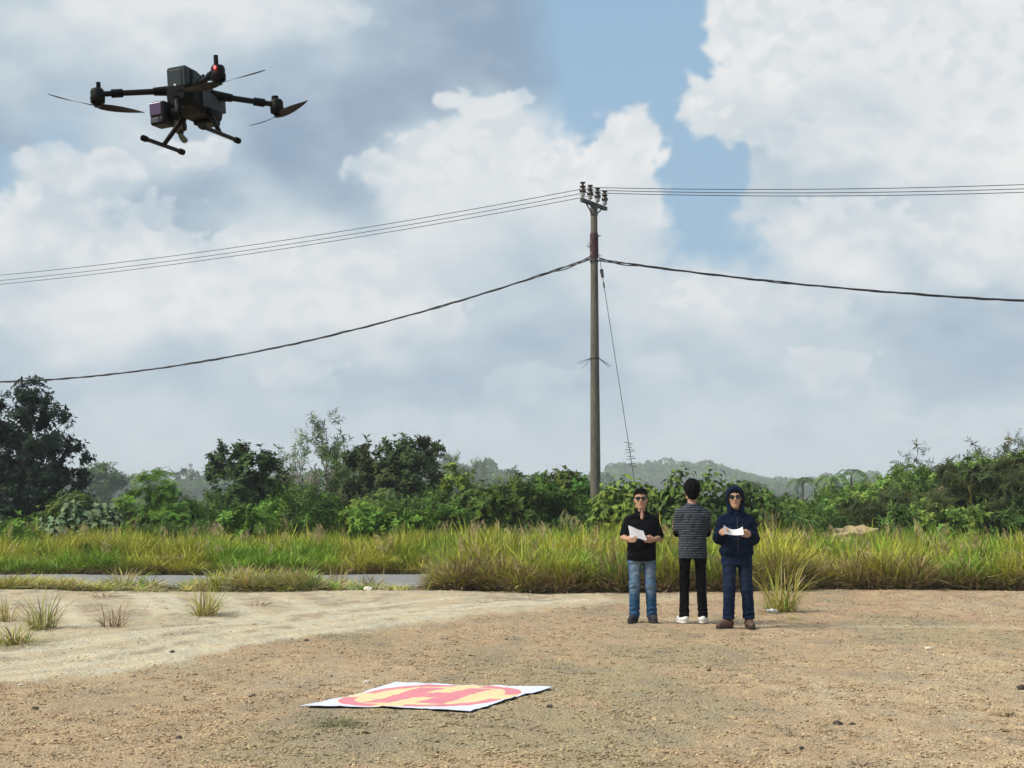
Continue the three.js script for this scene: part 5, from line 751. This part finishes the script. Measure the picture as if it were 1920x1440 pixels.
// man seen from behind in striped shirt
const stripeTex = (() => { const N = 64, d = new Uint8Array(N * N * 4), r = mulberry(3); for (let y = 0; y < N; y++) for (let x = 0; x < N; x++) { const t = y / N, w = sstep(0.6, 0.66, t) * sstep(0.98, 0.92, t), k = 0.9 + 0.2 * r(), o = (y * N + x) * 4; d[o] = mix(17, 76, w) * k; d[o + 1] = mix(23, 84, w) * k; d[o + 2] = mix(32, 95, w) * k; d[o + 3] = 255; } const t = new THREE.DataTexture(d, N, N, THREE.RGBAFormat); t.wrapS = t.wrapT = THREE.RepeatWrapping; t.magFilter = THREE.LinearFilter; t.colorSpace = THREE.SRGBColorSpace; t.needsUpdate = true; return t; })();
const P2 = stand(1300, 1171), blackCloth = dullCloth(0.003, 0.003, 0.0045), white = mat(0.72, 0.71, 0.69, 0.6);
person('man in grey striped shirt and black trousers seen from behind, arms folded in front', P2, Math.PI + 0.03, {
  scale: 1.037, shoulder: 0.15, elbows: [[-0.175, 1.06, 0.02], [0.168, 1.06, 0.02]], wrists: [[0.06, 1.12, 0.21], [-0.05, 1.09, 0.21]], feet: [[-0.135, 0.05, -0.35], [0.125, 0.05, 0.3]], head: [0.0, 1.545, 0.005, 0.05, 0.05, 0.0],
  hands: [{ x: [0.95, 0.25, -0.1], y: [0, 1, 0.2] }, { x: [-0.95, 0.2, -0.1], y: [0, 1, 0.2] }],
  top: { name: 'striped_shirt', hem: 0.76, ease: 0.014, fold: 0.0028, sleeve: 0.74, stripes: true, mat: new THREE.MeshStandardMaterial({ map: stripeTex, roughness: 0.9, side: THREE.DoubleSide }), rows: [[0.72, 0.172, 0.13], [0.9, 0.168, 0.13], [1.05, 0.163, 0.122], [1.17, 0.168, 0.12], [1.245, 0.162, 0.108], [1.32, 0.112, 0.083, -0.01], [1.385, 0.058, 0.056, -0.012]] },
  pants: { name: 'trousers', fat: 0.82, cuff: 0.085, ankle: 0.06, color: () => [0.003, 0.003, 0.0045] },
  shoe: { name: 'shoe', upper: white, sole: mat(0.6, 0.6, 0.58, 0.7), lace: white }, hair: bushyHair,
  extra: (root) => { const mk = (l) => nets(union(l, 0.02), [-0.34, 1.0, -0.1], [0.34, 1.3, 0.3], 0.0095); part(root, 'undersleeve', mk([cone([-0.165, 1.18, 0.01], [-0.175, 1.06, 0.02], 0.051, 0.05), cone([-0.175, 1.06, 0.02], [0.03, 1.115, 0.195], 0.05, 0.036)]), blackCloth); part(root, 'undersleeve', mk([cone([0.16, 1.18, 0.01], [0.168, 1.06, 0.02], 0.052, 0.053), cone([0.168, 1.06, 0.02], [-0.02, 1.09, 0.2], 0.052, 0.036)]), blackCloth); },
});
// man in hooded jacket
const P3 = stand(1383, 1176), navy = dullCloth(0.0036, 0.0085, 0.024);
person('man in navy hooded jacket with hood up and dark jeans reading a sheet', P3, -0.03, {
  scale: 0.998, shoulder: 0.16, elbows: [[-0.205, 1.075, -0.01], [0.205, 1.065, 0.0]], wrists: [[-0.215, 1.14, 0.2], [0.135, 1.12, 0.21]], feet: [[-0.16, 0.06, -1.0], [0.145, 0.05, 0.12]], head: [-0.01, 1.545, 0.01, -0.12, -0.06, 0.04],
  hands: [{ x: [0.3, 0.15, 0.93], y: [0, 1, -0.1] }, { x: [-0.72, 0.1, 0.65], y: [0, 1, 0] }],
  top: { name: 'hooded_jacket', hem: 0.86, ease: 0.02, fold: 0.0042, sleeve: 1.86, bulge: -0.006, collar: true, mat: navy, rows: [[0.82, 0.182, 0.13], [0.9, 0.2, 0.15], [1.05, 0.188, 0.145, 0.005], [1.17, 0.182, 0.135], [1.25, 0.172, 0.118], [1.33, 0.122, 0.093, -0.01], [1.395, 0.072, 0.068, -0.012]] },
  pants: { name: 'jeans', label: 'plain dark blue jeans', fat: 1.0, cuff: 0.13, ankle: 0.072, color: (x, y, z) => denim(x, y, z, [0.005, 0.0125, 0.036], 0.04) },
  shoe: { boot: true, name: 'boot', upper: mat(0.075, 0.035, 0.02, 0.65), sole: mat(0.015, 0.013, 0.012, 0.8), lace: mat(0.05, 0.03, 0.02, 0.8) }, hair: fringe, shades: 'round',
  extra: (root, HM) => {
    const hoodF = (x, y, z) => { const out = union([egg([0, 0.02, -0.025], [0.118, 0.142, 0.128]), cone([0, -0.1, -0.02], [0, -0.16, -0.02], 0.1, 0.105)], 0.05)(x, y, z) + 0.004 * n3(x * 12, y * 12, z * 12), inn = union([egg([0, 0.008, 0.0], [0.098, 0.122, 0.112]), egg([0, -0.01, 0.09], [0.083, 0.108, 0.09]), cone([0, -0.12, 0.03], [0, -0.17, 0.09], 0.06, 0.05)], 0.02)(x, y, z); return Math.max(out, -inn, -0.185 - y); };
    part(root, 'hood', place(nets(hoodF, [-0.16, -0.2, -0.19], [0.16, 0.2, 0.14], 0.0068), HM), navy, 'raised navy hood framing the face');
    part(root, 'zip', nets((x, y, z) => Math.max(Math.abs(x) - 0.005, 0.87 - y, y - 1.33, Math.abs(z - (0.152 - 0.06 * sstep(1.1, 1.36, y))) - 0.005), [-0.02, 0.85, 0.05], [0.02, 1.36, 0.17], 0.005), mat(0.01, 0.012, 0.02, 0.4));
  },
});
// the sheets they hold
function sheet(label, base, heading, scale, pts) {                   // pts: rows of points in the person's own axes
  const rows = pts.length, cols = pts[0].length, pos = [], idx = [], c = pts[0][0];
  for (let s = 0; s < 2; s++) for (const r of pts) for (const p of r) pos.push(p[0], p[1], p[2] - s * 0.0012);
  const n = rows * cols; for (let j = 0; j + 1 < rows; j++) for (let i = 0; i + 1 < cols; i++) { const a = j * cols + i; idx.push(a, a + 1, a + cols, a + 1, a + cols + 1, a + cols, n + a + 1, n + a, n + a + cols, n + a + cols + 1, n + a + 1, n + a + cols); }
  const g = new THREE.BufferGeometry(); g.setAttribute('position', new THREE.Float32BufferAttribute(pos, 3)); g.setIndex(idx); g.computeVertexNormals();
  const o = new THREE.Mesh(g, new THREE.MeshPhysicalMaterial({ color: rgb(0.84, 0.83, 0.86), roughness: 0.9, side: THREE.DoubleSide, transmission: 0.3, thickness: 0 })); o.position.copy(base); o.rotation.y = heading; o.scale.setScalar(scale); put(o, 'paper_sheet', label, 'paper');
}
const grid = (nu, nv, fn) => Array.from({ length: nv + 1 }, (_, j) => Array.from({ length: nu + 1 }, (_, i) => fn(i / nu, j / nv)));
const quad = (u, v, [tl, tr, br, bl]) => [0, 1, 2].map((k) => mix(mix(bl[k], br[k], u), mix(tl[k], tr[k], u), v));
sheet('white sheet held slanting by the man in black polo shirt', P1, 0.02, 0.965, grid(14, 10, (u, v) => { const p = quad(u, v, [[-0.2, 1.22, 0.285], [-0.01, 1.165, 0.285], [0.035, 1.05, 0.315], [-0.175, 1.075, 0.315]]); p[1] += 0.008 * Math.sin(u * 5 + v); p[2] += 0.01 * Math.sin(u * 3.5 + 1); return p; }));
sheet('white sheet bent in the middle, held by the man in hooded jacket', P3, -0.03, 0.998, grid(16, 8, (u, v) => [-0.2 + 0.24 * u + 0.02 * v * (0.5 - u), 1.125 + 0.065 * v + 0.045 * (2 * u - 1) ** 2 * (0.4 + 0.6 * v) - 0.02 * u, 0.335 - 0.035 * v + 0.03 * (2 * u - 1) ** 2]));
console.log('people');
renderer.render(scene, camera);
